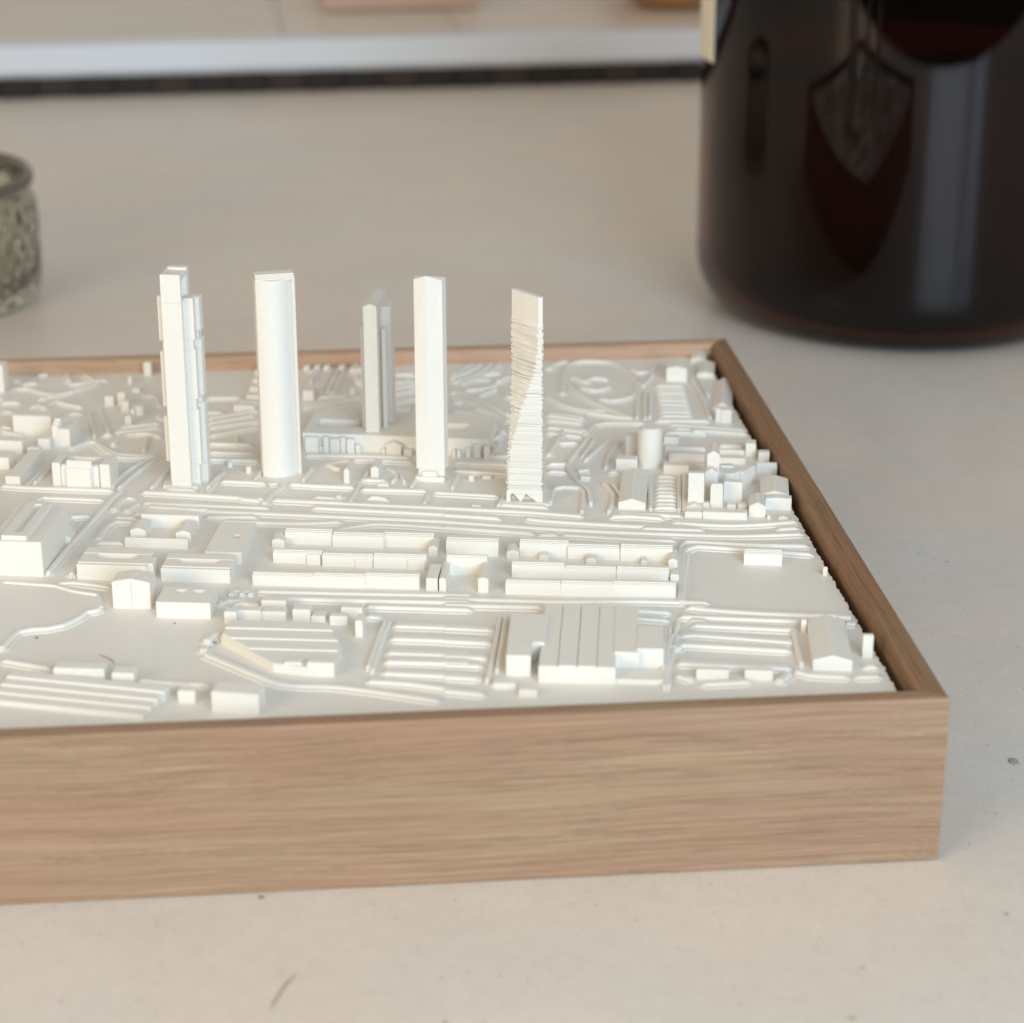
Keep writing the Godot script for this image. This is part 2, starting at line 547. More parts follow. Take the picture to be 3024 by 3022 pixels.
func frame() -> void:
	var t := thing("wooden_frame", "oak box frame around the white city relief on the beige counter", "picture frame", Vector3(-0.15, 0, -0.15))
	rail("rail", t, 300.0, mat.wood0, 0.0, Vector3(-0.15, 0, 0.15), "front rail of pale oak with straight horizontal grain", 0.02)
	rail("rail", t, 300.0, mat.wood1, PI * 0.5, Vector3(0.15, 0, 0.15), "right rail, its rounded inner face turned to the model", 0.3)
	rail("rail", t, 300.0, mat.wood2, PI, Vector3(0.15, 0, -0.15), "", 0.55)
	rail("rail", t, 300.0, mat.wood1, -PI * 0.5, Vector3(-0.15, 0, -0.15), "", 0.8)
	block(t, "backing_board", Vector3(-0.1434, 0.004, -0.1434), Vector3(0.2868, 0.02, 0.2868), mat.dark2)

# ---------------------------------------------------------------- the printed city
func towers() -> void:
	var sh := Shape.new()
	# 1: slab tower with stepped fins on both sides and an open crown
	var f := Plot.new(-193.7, -175.9, 11.1)
	var b := TOP - 0.5
	box(sh, f, 0, 6.0, 0, 10.8, b, TOP + 58.6, 0.1)
	box(sh, f, 0, 6.0, 0, 1.5, TOP + 58.4, TOP + 67.1, 0.2)
	box(sh, f, 0, 6.0, 8.2, 10.8, TOP + 58.3, TOP + 67.2, 0.2)
	box(sh, f, 0, 0.7, 1.5, 8.2, TOP + 58.3, TOP + 67.0, 0.1)
	box(sh, f, 0.7, 6.0, 1.5, 8.2, TOP + 65.2, TOP + 66.5, 0.15)
	var t := put("fin_tower", sh, mat.print, city)
	var wedge := Shape.new()
	prism(wedge, PackedVector2Array([f.at(0.6, 3.2), f.at(5.9, 8.3), f.at(0.6, 8.3)]), TOP + 58.5, TOP + 65.3, 0.0)
	put("crown_web", wedge, mat.print, t)
	t.set_meta("label", "leftmost tall tower, a slab with stepped side fins and an open crown")
	var cuts := [[0.0, 7.2, 8.3], [7.2, 24.6, 8.9], [24.6, 28.0, 8.3], [28.0, 43.6, 8.9], [43.6, 46.6, 8.4], [46.6, 59.4, 8.9]]
	for c in cuts:
		var s := Shape.new()
		box(s, f, 5.9, c[2], 2.6, 6.2, TOP + c[0] - (0.5 if c[0] == 0.0 else 0.0), TOP + c[1], 0.12)
		put("right_fin", s, mat.print, t)
	for c in [[0.0, 26.0, 10.0], [26.0, 28.2, 9.3], [28.2, 46.0, 10.0], [46.0, 48.4, 9.3], [48.4, 58.9, 10.0]]:
		var s := Shape.new()
		box(s, f, 5.8, c[2], 6.0, 9.6, TOP + c[0] - (0.5 if c[0] == 0.0 else 0.0), TOP + c[1], 0.3)
		put("rear_fin", s, mat.print, t)
	for c in [[0.0, 7.6, 1.0], [7.6, 22.2, 2.0], [22.2, 25.2, 1.0], [25.2, 42.6, 2.0], [42.6, 46.0, 1.1], [46.0, 59.8, 2.0]]:
		var s := Shape.new()
		box(s, f, -c[2], 0.1, 3.0, 9.0, TOP + c[0] - (0.5 if c[0] == 0.0 else 0.0), TOP + c[1], 0.3)
		put("left_fin", s, mat.print, t)
	var st := Shape.new()
	box(st, f, -2.4, 8.2, -1.0, 9.8, b, TOP + 0.9, 0.15)
	put("plinth", st, mat.print, t)
	# 2: tower with a bowed front
	sh = Shape.new()
	f = Plot.new(-166.0, -183.3, -8.0)
	var bow := PackedVector2Array()
	for i in 15:
		var x := 10.4 * i / 14.0
		bow.append(f.at(x, -2.3 * (1.0 - pow(x / 5.2 - 1.0, 2.0))))
	bow.append(f.at(10.4, 5.0)); bow.append(f.at(0, 5.0))
	prism(sh, bow, b, TOP + 62.7, 0.1)
	t = put("bowed_tower", sh, mat.print, city)
	t.set_meta("label", "tall tower with a smooth bowed front, second from the left")
	sh = Shape.new()
	var side := PackedVector2Array([f.at(10.3, 0.35), f.at(10.7, 0.30), f.at(10.95, -0.45), f.at(11.9, -0.15), f.at(11.9, 5.0), f.at(10.3, 5.0)])
	prism(sh, side, b, TOP + 63.0, 0.1)
	put("edge_strip", sh, mat.print, t)
	for k in 3:
		sh = Shape.new()
		box(sh, f, 0.05, 11.8, -0.9 + k * 0.9, 5.0, TOP + 62.4, TOP + 63.1 + k * 0.42, 0.1)
		put("crown_step", sh, mat.print, t)
	# 3: thin rear tower on the podium
	sh = Shape.new()
	f = Plot.new(-133.4, -206.0, 11.0)
	box(sh, f, 0, 4.3, 0, 18.8, b, TOP + 47.2, 0.1)
	for k in 3:
		var e := 2.15 * (k + 0.6) / 3.4
		box(sh, f, e, 4.3 - e, 0.05 + 0.02 * k, 18.7 - 0.02 * k, TOP + 47.0, TOP + 47.4 + 0.25 * k, 0.06)
	t = put("thin_tower", sh, mat.print, city)
	t.set_meta("label", "thin grey tower at the back, standing on the low podium hall")
	for c in [[4.85, 6.2, 5.0, 7.5, 38.6], [4.2, 7.0, 11.0, 17.5, 44.0], [-1.7, 0.1, 4.0, 15.0, 39.4]]:
		var s := Shape.new()
		box(s, f, c[0], c[1], c[2], c[3], TOP + 5.4, TOP + c[4], 0.2)
		put("side_slab", s, mat.print, t)
	# 4: tower with an arris that fades downwards, tapering base
	sh = Shape.new()
	f = Plot.new(-118.9, -175.8, 10.0)
	var lo := PackedVector2Array([f.at(0, 0), f.at(3.9, -0.15), f.at(8.7, 0), f.at(9.5, 3.4), f.at(0, 4.6)])
	var hi := PackedVector2Array([f.at(0, 0.5), f.at(3.9, -1.25), f.at(8.5, 0.5), f.at(9.3, 3.6), f.at(0, 4.8)])
	var rows := []
	for y in [3.8, 20.0, 40.0, 63.6]:
		var row := []
		for i in 5:
			var q: Vector2 = lo[i].lerp(hi[i], pow((y - 3.8) / 59.8, 0.8))
			var top := 0.0
			if y > 60.0:
				top = [0.0, 1.6, -0.2, 0.0, 0.0][i]
			row.append(mm(q.x, TOP + y + top, q.y))
		rows.append(row)
	for i in rows.size() - 1:
		for k in 5:
			sh.quad(rows[i][k], rows[i][(k + 1) % 5], rows[i + 1][(k + 1) % 5], rows[i + 1][k])
	sh.tri(rows[-1][0], rows[-1][1], rows[-1][4]); sh.tri(rows[-1][1], rows[-1][3], rows[-1][4]); sh.tri(rows[-1][1], rows[-1][2], rows[-1][3])
	sh.tri(rows[0][1], rows[0][0], rows[0][4]); sh.tri(rows[0][3], rows[0][1], rows[0][4]); sh.tri(rows[0][2], rows[0][1], rows[0][3])
	t = put("arris_tower", sh, mat.print, city)
	t.set_meta("label", "plain tall tower with a faint upright crease, between the thin rear tower and the twisted one")
	for c in [[0.6, 8.6, 0.6, 4.4, 4.2], [1.8, 6.2, -0.6, 1.0, 3.0], [-0.3, 8.7, -1.5, 4.4, 1.5]]:
		var s := Shape.new()
		box(s, f, c[0], c[1], c[2], c[3], b, TOP + c[4], 0.15)
		put("base_block", s, mat.print, t)
	# 5: twisted tower, printed in ragged layers: a square below, a lens from corner to corner on top
	sh = Shape.new()
	f = Plot.new(-92.2, -153.0, 10.0)
	var s0 := 9.7
	var y := 3.9
	var r := RandomNumberGenerator.new()
	r.seed = 19
	while y < 55.6:
		var hgt := r.randf_range(0.30, 0.48)
		layer(sh, f, s0, y, y + hgt, r)
		y += hgt
	layer(sh, f, s0, y, 64.0, null)
	t = put("twisted_tower", sh, mat.print, city)
	t.set_meta("label", "rightmost tall tower, twisted, with ragged horizontal print layers")
	sh = Shape.new()
	box(sh, f, 0.6, s0 - 0.4, 1.4, s0, b, TOP + 4.1, 0.1)
	put("lower_storey", sh, mat.print, t)
	for c in [[-0.9, 0.35, -0.9, 0.3, 3.5], [-0.8, s0 + 0.2, -0.8, 0.9, 4.5, 3.4], [s0 - 0.4, s0 + 0.2, -0.4, s0, 3.6]]:
		var s := Shape.new()
		box(s, f, c[0], c[1], c[2], c[3], TOP + c[5] if c.size() > 5 else b, TOP + c[4], 0.15)
		put("porch_post" if c.size() < 6 else "porch_beam", s, mat.print, t)
	for c in [[0.9, 5.0, 3.4, 0.7], [4.6, 9.6, 9.2, 0.1]]:          # hanging three cornered panels under the beam
		var s := Shape.new()
		var z := -0.5
		var a := f.at(c[0], z); var d := f.at(c[1], z); var g := f.at(c[2], z)
		var a2 := f.at(c[0], z + 0.7); var d2 := f.at(c[1], z + 0.7); var g2 := f.at(c[2], z + 0.7)
		var hy := TOP + 3.6
		var gy: float = TOP + c[3]
		s.tri(mm(g.x, gy, g.y), mm(d.x, hy, d.y), mm(a.x, hy, a.y))
		s.tri(mm(a2.x, hy, a2.y), mm(d2.x, hy, d2.y), mm(g2.x, gy, g2.y))
		s.quad(mm(a2.x, hy, a2.y), mm(g2.x, gy, g2.y), mm(g.x, gy, g.y), mm(a.x, hy, a.y))
		s.quad(mm(d.x, hy, d.y), mm(g.x, gy, g.y), mm(g2.x, gy, g2.y), mm(d2.x, hy, d2.y))
		put("porch_panel", s, mat.print, t)
	var pl := Shape.new()
	box(pl, f, -2.4, s0 + 2.2, -2.0, s0 + 1.0, b, TOP + 0.95, 0.2)
	put("plinth", pl, mat.print, t)

# one layer of the twisted tower; the cut corners grow with height
func layer(sh: Shape, f: Plot, s: float, y0: float, y1: float, r: RandomNumberGenerator) -> void:
	var t := clampf((y0 - 7.0) / 46.0, 0.0, 1.0)
	var c := s * (0.05 + 0.82 * smoothstep(0.15, 0.95, t))
	if t < 0.12:
		c = s * 0.05
	var j := func(a: float) -> float: return r.randf_range(-a, a) if r else 0.0
	c = clampf(c + (j.call(0.5) as float) * smoothstep(0.0, 0.25, t), s * 0.03, s * 0.88)
	var bulge := j.call(0.40) as float
	var g := j.call(0.34) as float
	var p := PackedVector2Array()
	var m := 0.015 * c
	var grow := j.call(0.30) as float
	var wave := (0.42 if fmod(y0, 1.3) < 0.55 else 0.0) if r else 0.0
	var wide := 1.7 * (1.0 - smoothstep(0.0, 0.45, t))
	p.append(f.at(0.0 - grow - wide * 0.5, c))
	p.append(f.at(c * 0.5 - m - bulge * 0.5 - wave, c * 0.5 - m - bulge * 0.5))
	p.append(f.at(c - wide * 0.5, 0.0 + g - wave))
	p.append(f.at(s + grow, 0.0 + g * 0.6 - wave))
	p.append(f.at(s + grow, s - c))
	p.append(f.at(s - c * 0.5 + m, s - c * 0.5 + m))
	p.append(f.at(s - c, s))
	p.append(f.at(0.0 - grow, s))
	prism(sh, p, TOP + y0 - 0.02, TOP + y1, 0.1)

func city_model() -> void:
	city = thing("city_model", "white printed relief model of a city with five tall towers inside the oak frame", "city model", Vector3(-0.15, 0, -0.15))
	# the plate, its right edge slightly ragged
	var p := PackedVector2Array([Vector2(-291.2, -7.0), Vector2(-291.2, -293.4), Vector2(-9.0, -293.4)])
	var z := -292.0
	while z < -8.0:
		p.append(Vector2(-8.9 + 0.26 * sin(z * 1.7) * sin(z * 0.43 + 1.0) + 0.22 * sin(z * 0.61) * sin(z * 0.171), z))
		z += 0.75
	p.append(Vector2(-9.0, -7.0))
	var sh := Shape.new()
	prism(sh, p, 25.0, TOP, 0.0)
	ground = put("base_plate", sh, mat.print, city)
	ground.set_meta("label", "flat printed ground plate with raised roads")
	# raised park at the left, with a winding edge
	sh = Shape.new()
	prism(sh, PackedVector2Array([Vector2(-260, -62), Vector2(-231.9, -59.9), Vector2(-230.6, -66), Vector2(-228.5, -71.0), Vector2(-225, -72.2), Vector2(-221.1, -72.7), Vector2(-218, -74), Vector2(-215.6, -76.3), Vector2(-212.0, -82.2), Vector2(-207.6, -85.3), Vector2(-208.8, -93.7), Vector2(-216.7, -97.3), Vector2(-221.6, -101.3), Vector2(-260, -107.2)]), TOP - 0.4, TOP + 0.55, 0.3)
	put("park_terrace", sh, mat.print, ground)
	# fan shaped hall with a terraced roof
	sh = Shape.new()
	var fan := PackedVector2Array([Vector2(-175.5, -58.9), Vector2(-169.2, -50.3), Vector2(-162, -40.5), Vector2(-153.4, -37.3), Vector2(-146.8, -36.2), Vector2(-144.5, -49.2), Vector2(-147.5, -62.4), Vector2(-173.5, -67.0)])
	prism(sh, fan, TOP - 0.5, TOP + 2.4, 0.15)
	for k in 4:
		var q := PackedVector2Array()
		var edge := lerpf(-66.0, -44.0, (k + 0.2) / 4.0)
		for i in fan.size():
			var pt := fan[i]
			q.append(Vector2(clampf(pt.x, -174.4 + maxf(0.0, (pt.y + 58.0) * 0.2) - 0.0, -145.2), pt.y))
		var cut := PackedVector2Array([Vector2(-180, -80), Vector2(-140, -73.5), Vector2(-140, edge + 3.2), Vector2(-180, edge - 3.2)])
		var got := Geometry2D.intersect_polygons(inset(ccw(fan), 0.35 + 0.05 * k), cut)
		if got.size():
			prism(sh, got[0], TOP + 2.3, TOP + 2.4 + 0.34 * (4 - k), 0.1)
	var fh := put("fan_hall", sh, mat.print, city)
	fh.set_meta("label", "fan shaped hall with a terraced roof and a slanting left front")
	towers()

func ccw(p: PackedVector2Array) -> PackedVector2Array:
	var area := 0.0
	for i in p.size():
		area += p[i].cross(p[(i + 1) % p.size()])
	var q := p.duplicate()
	if area < 0.0:
		q.reverse()
	return q

# ---------------------------------------------------------------- glass
# a turned surface: profile of [radius, height] from the axis out; bump(angle, i) moves it outwards
func turned(sh: Shape, prof: Array, seg: int, bump: Callable) -> void:
	var grid := []
	for i in prof.size():
		var row := PackedVector3Array()
		for k in seg + 1:
			var a := TAU * (k % seg) / seg
			var r: float = prof[i][0] + (bump.call(a, prof[i][1], i) if prof[i][0] > 0.0 else 0.0)
			row.append(Vector3(r * cos(a), prof[i][1], r * sin(a)))
		grid.append(row)
	var nor := []
	for i in prof.size():
		var row := PackedVector3Array()
		for k in seg + 1:
			var du: Vector3 = grid[i][(k + 1) % seg] - grid[i][(k + seg - 1) % seg]
			var dv: Vector3 = grid[mini(i + 1, prof.size() - 1)][k] - grid[maxi(i - 1, 0)][k]
			var nn := dv.cross(du)
			if nn.length_squared() < 1e-16:
				nn = Vector3(0, -1 if i == 0 else 1, 0)
			row.append(nn.normalized())
		nor.append(row)
	for i in prof.size() - 1:
		for k in seg:
			var q := [[i, k], [i + 1, k], [i + 1, k + 1], [i, k + 1]]
			for t in [[0, 1, 2], [0, 2, 3]]:
				var a: Vector3 = grid[q[t[0]][0]][q[t[0]][1]]
				var b: Vector3 = grid[q[t[1]][0]][q[t[1]][1]]
				var c: Vector3 = grid[q[t[2]][0]][q[t[2]][1]]
				if (b - a).cross(c - a).length_squared() < 1e-20:
					continue
				sh.tri(a, b, c)
				for s in [t[0], t[2], t[1]]:
					sh.n.append(nor[q[s][0]][q[s][1]])

func amber_jar() -> void:
	var t := thing("amber_jar", "large dark amber glass jar standing on the counter behind the frame, at right", "bottle", Vector3(0.11491, 0.0002, -0.49155))
	var R := 0.09167
	var prof := [[0.0, 0.004], [0.03, 0.0035], [0.058, 0.001], [0.066, 0.0], [R - 0.0195, 0.0004]]
	for i in range(1, 11):
		var a := PI * 0.5 * i / 10.0
		prof.append([R - 0.0195 + 0.0195 * sin(a), 0.02579 * (1.0 - cos(a))])
	for h in [0.04, 0.07, 0.11, 0.16, 0.21, 0.25]:
		prof.append([R, h])
	for i in range(1, 10):
		var a := PI * 0.5 * i / 9.0
		prof.append([0.032 + (R - 0.032) * cos(a), 0.25 + 0.05 * sin(a)])
	prof.append([0.03, 0.31]); prof.append([0.03, 0.335]); prof.append([0.034, 0.338]); prof.append([0.034, 0.345]); prof.append([0.03, 0.348]); prof.append([0.026, 0.348])
	# back down the inside
	prof.append([0.0245, 0.345]); prof.append([0.0245, 0.312])
	for i in range(9, -1, -1):
		var a := PI * 0.5 * i / 9.0
		prof.append([0.027 + (R - 0.005 - 0.027) * cos(a), 0.247 + 0.048 * sin(a)])
	for h in [0.2, 0.15, 0.1, 0.06]:
		prof.append([R - 0.005, h])
	for i in range(9, -1, -1):
		var a := PI * 0.5 * i / 9.0
		prof.append([R - 0.0225 + 0.0175 * sin(a), 0.0055 + 0.0235 * (1.0 - cos(a))])
	prof.append([0.066, 0.0052]); prof.append([0.058, 0.0062]); prof.append([0.03, 0.0085]); prof.append([0.0, 0.009])
	var sh := Shape.new()
	turned(sh, prof, 128, func(_a, _y, _i): return 0.0)
	put("glass", sh, mat.amber, t)
	# paper label round its far left side; only its end shows
	var lb := Shape.new()
	var n := 60
	for i in n:
		for k in 2:
			pass
		var a0 := deg_to_rad(170.0 + 150.0 * i / n)
		var a1 := deg_to_rad(170.0 + 150.0 * (i + 1) / n)
		var q := []
		for r in [R + 0.0003, R + 0.0007]:
			for a in [a0, a1]:
				for h in [0.1126, 0.235]:
					q.append(Vector3(r * cos(a), h, r * sin(a)))
		lb.quad(q[6], q[4], q[5], q[7])
		lb.quad(q[0], q[2], q[3], q[1])
		lb.quad(q[1], q[3], q[7], q[5])
		lb.quad(q[4], q[6], q[2], q[0])
		if i == 0:
			lb.quad(q[4], q[0], q[1], q[5])
		if i == n - 1:
			lb.quad(q[2], q[6], q[7], q[3])
	put("paper_label", lb, mat.label, t)

func glass_bowl() -> void:
	var t := thing("glass_bowl", "small pressed glass bowl with a raised lattice at the left edge", "bowl", Vector3(-0.3310, 0.0002, -0.5400))
	var prof := []
	var h := 0.0585
	prof.append([0.0, 0.003]); prof.append([0.03, 0.0015]); prof.append([0.0545, 0.0])
	var out := func(y: float) -> float:
		var q := y / h
		return 0.0530 + 0.0053 * sin(PI * clampf(q * 0.55 + 0.25, 0.0, 1.0)) - 0.0012 * maxf(0.0, q - 0.7) / 0.3
	for i in 40:
		var y := 0.002 + (h - 0.0075) * i / 39.0
		prof.append([out.call(y), y])
	prof.append([0.0578, h - 0.0065]); prof.append([0.0552, h - 0.0065])
	for i in 10:
		var y := lerpf(h - 0.0065, 0.012, i / 9.0)
		prof.append([out.call(y) - 0.0042, y])
	prof.append([0.044, 0.0075]); prof.append([0.02, 0.0068]); prof.append([0.0, 0.0068])
	var sh := Shape.new()
	turned(sh, prof, 260, func(a: float, y: float, i: int) -> float:
		if i < 4 or i > 41:
			return 0.0
		var u := a * 17.0 / TAU * PI
		var v := y / h * PI * 2.1
		var d1 := absf(sin(u + v)); var d2 := absf(sin(u - v))
		var ridge := maxf(smoothstep(0.45, 0.0, d1), smoothstep(0.45, 0.0, d2))
		var bead := smoothstep(0.75, 1.0, d1 * d2)
		var fade := smoothstep(0.0, 0.006, y) * smoothstep(h - 0.008, h - 0.014, y)
		return fade * (0.0013 * ridge + 0.0011 * bead))
	put("glass", sh, mat.clear, t)
	var ring := []
	for i in 17:
		var a := TAU * i / 16.0
		ring.append([0.0563 + 0.0024 * cos(a), h - 0.0034 + 0.0034 * sin(a)])
	var rs := Shape.new()
	turned(rs, ring, 160, func(_a, _y, _i): return 0.0)
	put("rim", rs, mat.rim, t)

# ---------------------------------------------------------------- small things
# a thin round thread through points in metres
func thread(called: String, label: String, category: String, pts: Array, r: float, m: Material) -> void:
	var c := Vector3()
	for p in pts:
		c += p / pts.size()
	c.y = pts[0].y - r
	var sh := Shape.new()
	sh.smooth = true
	var rings := []
	for i in pts.size():
		var d: Vector3 = (pts[mini(i + 1, pts.size() - 1)] - pts[maxi(i - 1, 0)]).normalized()
		var s := d.cross(Vector3.UP).normalized()
		var ring := []
		var taper := 0.35 if i == 0 or i == pts.size() - 1 else 1.0
		for k in 6:
			var a := TAU * k / 6.0
			ring.append(pts[i] - c + (s * cos(a) + Vector3.UP * sin(a)) * r * taper)
		rings.append(ring)
	for i in rings.size() - 1:
		for k in 6:
			sh.quad(rings[i][(k + 1) % 6], rings[i][k], rings[i + 1][k], rings[i + 1][(k + 1) % 6])
	var o := put(called, sh, m, self)
	o.position = c
	o.set_meta("label", label)
	o.set_meta("category", category)

func crumb(called: String, label: String, category: String, where: Vector3, size: Vector3, m: Material, sd: int) -> void:
	var r := RandomNumberGenerator.new()
	r.seed = sd
	var sh := Shape.new()
	var rows := []
	for i in 4:
		var row := []
		for k in 7:
			var a := TAU * k / 7.0
			var e := [0.85, 1.0, 0.7, 0.05][i] * r.randf_range(0.8, 1.15) as float
			row.append(Vector3(cos(a) * e * size.x * 0.5, size.y * [0.0, 0.4, 0.8, 1.0][i], sin(a) * e * size.z * 0.5))
		rows.append(row)
	for i in 3:
		for k in 7:
			sh.quad(rows[i][(k + 1) % 7], rows[i][k], rows[i + 1][k], rows[i + 1][(k + 1) % 7])
	var o := put(called, sh, m, self)
	o.position = where
	o.set_meta("label", label)
	o.set_meta("category", category)

func small_things() -> void:
	thread("hair", "short thin curved hair lying on the counter in front of the frame", "hair", [Vector3(-0.1578, 0.0002, 0.0367), Vector3(-0.1598, 0.0002, 0.0394), Vector3(-0.1614, 0.0002, 0.0435), Vector3(-0.1627, 0.0002, 0.0469), Vector3(-0.1634, 0.0002, 0.0496)], 0.00016, mat.hair)
	thread("fibre", "fine reddish fibre lying on the open ground at the front left of the city model", "fibre", [Vector3(-0.2066, 0.0397, -0.0551), Vector3(-0.2052, 0.0397, -0.0536), Vector3(-0.2040, 0.0397, -0.0526), Vector3(-0.2028, 0.0397, -0.0509), Vector3(-0.2021, 0.0397, -0.0488)], 0.00012, mat.fibre)
	crumb("speck", "dark speck just in front of the winding park edge on the city model", "speck", Vector3(-0.2234, 0.0395, -0.0671), Vector3(0.0011, 0.0004, 0.0011), mat.grime, 3)
	crumb("speck", "small dark speck in front of the flat block with two roof holes", "speck", Vector3(-0.1881, 0.0395, -0.0730), Vector3(0.0006, 0.0003, 0.0008), mat.grime, 4)
	crumb("speck", "dark speck near the front edge of the city model, right of the front left houses", "speck", Vector3(-0.1514, 0.0395, -0.0288), Vector3(0.0011, 0.0004, 0.0010), mat.grime, 5)
	crumb("speck", "brown speck at the left foot of the fan shaped hall", "speck", Vector3(-0.1772, 0.0395, -0.0592), Vector3(0.0014, 0.0006, 0.0012), mat.grime, 6)
	crumb("grit", "flat grey grain of grit on the counter right of the frame", "grit", Vector3(0.0342, 0.0, -0.0494), Vector3(0.0032, 0.0005, 0.0045), mat.hair2, 7)
	crumb("crumb", "dark crumb against the foot of the front rail", "crumb", Vector3(-0.1662, 0.0, 0.0022), Vector3(0.0014, 0.0006, 0.0016), mat.grime, 8)
	# far things on the ledge, cut off by the top of the picture
	var bx := thing("pink_box", "flat dull pink box on the ledge at the top of the picture", "box", Vector3(-0.0795, 0.0352, -1.1460))
	bx.rotation.y = deg_to_rad(2.33)
	block(bx, "box_base", Vector3(-0.055, 0.0, -0.07), Vector3(0.11, 0.030, 0.07), mat.pink, 0.002)
	block(bx, "box_lid", Vector3(-0.0565, 0.0302, -0.0715), Vector3(0.113, 0.012, 0.073), mat.pink, 0.002)
	var bw := thing("orange_bowl", "orange bowl on the ledge behind the amber jar, only its foot in view", "bowl", Vector3(0.118, 0.0352, -1.160))
	var sh := Shape.new()
	turned(sh, [[0.0, 0.002], [0.02, 0.0], [0.026, 0.001], [0.04, 0.008], [0.055, 0.025], [0.06, 0.045], [0.058, 0.045], [0.053, 0.026], [0.038, 0.011], [0.0, 0.007]], 48, func(_a, _y, _i): return 0.0)
	put("bowl_body", sh, mat.orange, bw)

func _ready() -> void:
	# camera
	var cam := Camera3D.new()
	cam.name = "camera"
	cam.position = Vector3(-0.1490466, 0.2816087, 0.4766766)
	cam.rotation = Vector3(-0.3694026, -0.0911303, -0.0014344)
	cam.near = 0.02
	cam.far = 20.0
	var lens := CameraAttributesPhysical.new()
	lens.frustum_focal_length = 52.95
	lens.frustum_focus_distance = 0.64
	lens.exposure_aperture = 8.5
	cam.attributes = lens
	cam.fov = 25.5407
	add_child(cam)
	cam.current = true
	# the room's soft light, the garden window behind the viewer at right, a warm lamp lit wall at left
	var env := Environment.new()
	env.background_mode = Environment.BG_COLOR
	env.background_color = Color(0.712, 0.692, 0.662)
	env.background_energy_multiplier = 0.86
	env.tonemap_mode = Environment.TONE_MAPPER_LINEAR
	env.tonemap_exposure = 1.12
	env.sdfgi_enabled = true
	env.ssao_enabled = true
	env.ssil_enabled = true
	var we := WorldEnvironment.new()
	we.name = "environment"
	we.environment = env
	add_child(we)
	area_light("window_light", Vector3(0.26, 0.60, 1.42), Vector3(-0.10, 0.03, -0.15), Vector2(0.66, 0.9), Color(0.81, 0.915, 1.0), 1.80)
	area_light("narrow_window_light", Vector3(0.74, 0.60, 1.30), Vector3(-0.10, 0.03, -0.15), Vector2(0.20, 0.9), Color(0.74, 0.87, 1.0), 0.6)
	area_light("lamp_light", Vector3(-1.15, 0.50, 0.85), Vector3(-0.15, 0.03, -0.10), Vector2(0.7, 0.6), Color(1.0, 0.90, 0.76), 0.85)
	rng.seed = 4
	materials()
	mat.hair2 = material(Color(0.66, 0.645, 0.60), 0.8)
	setting()
	frame()
	city_model()
	houses()
	roads()
	amber_jar()
	glass_bowl()
	small_things()

func area_light(called: String, from: Vector3, to: Vector3, size: Vector2, c: Color, e: float) -> void:
	var l := AreaLight3D.new()
	l.name = called
	l.area_size = size
	l.light_color = c
	l.light_energy = e
	l.area_range = 8.0
	l.shadow_enabled = true
	add_child(l)
	l.look_at_from_position(from, to, Vector3.UP)

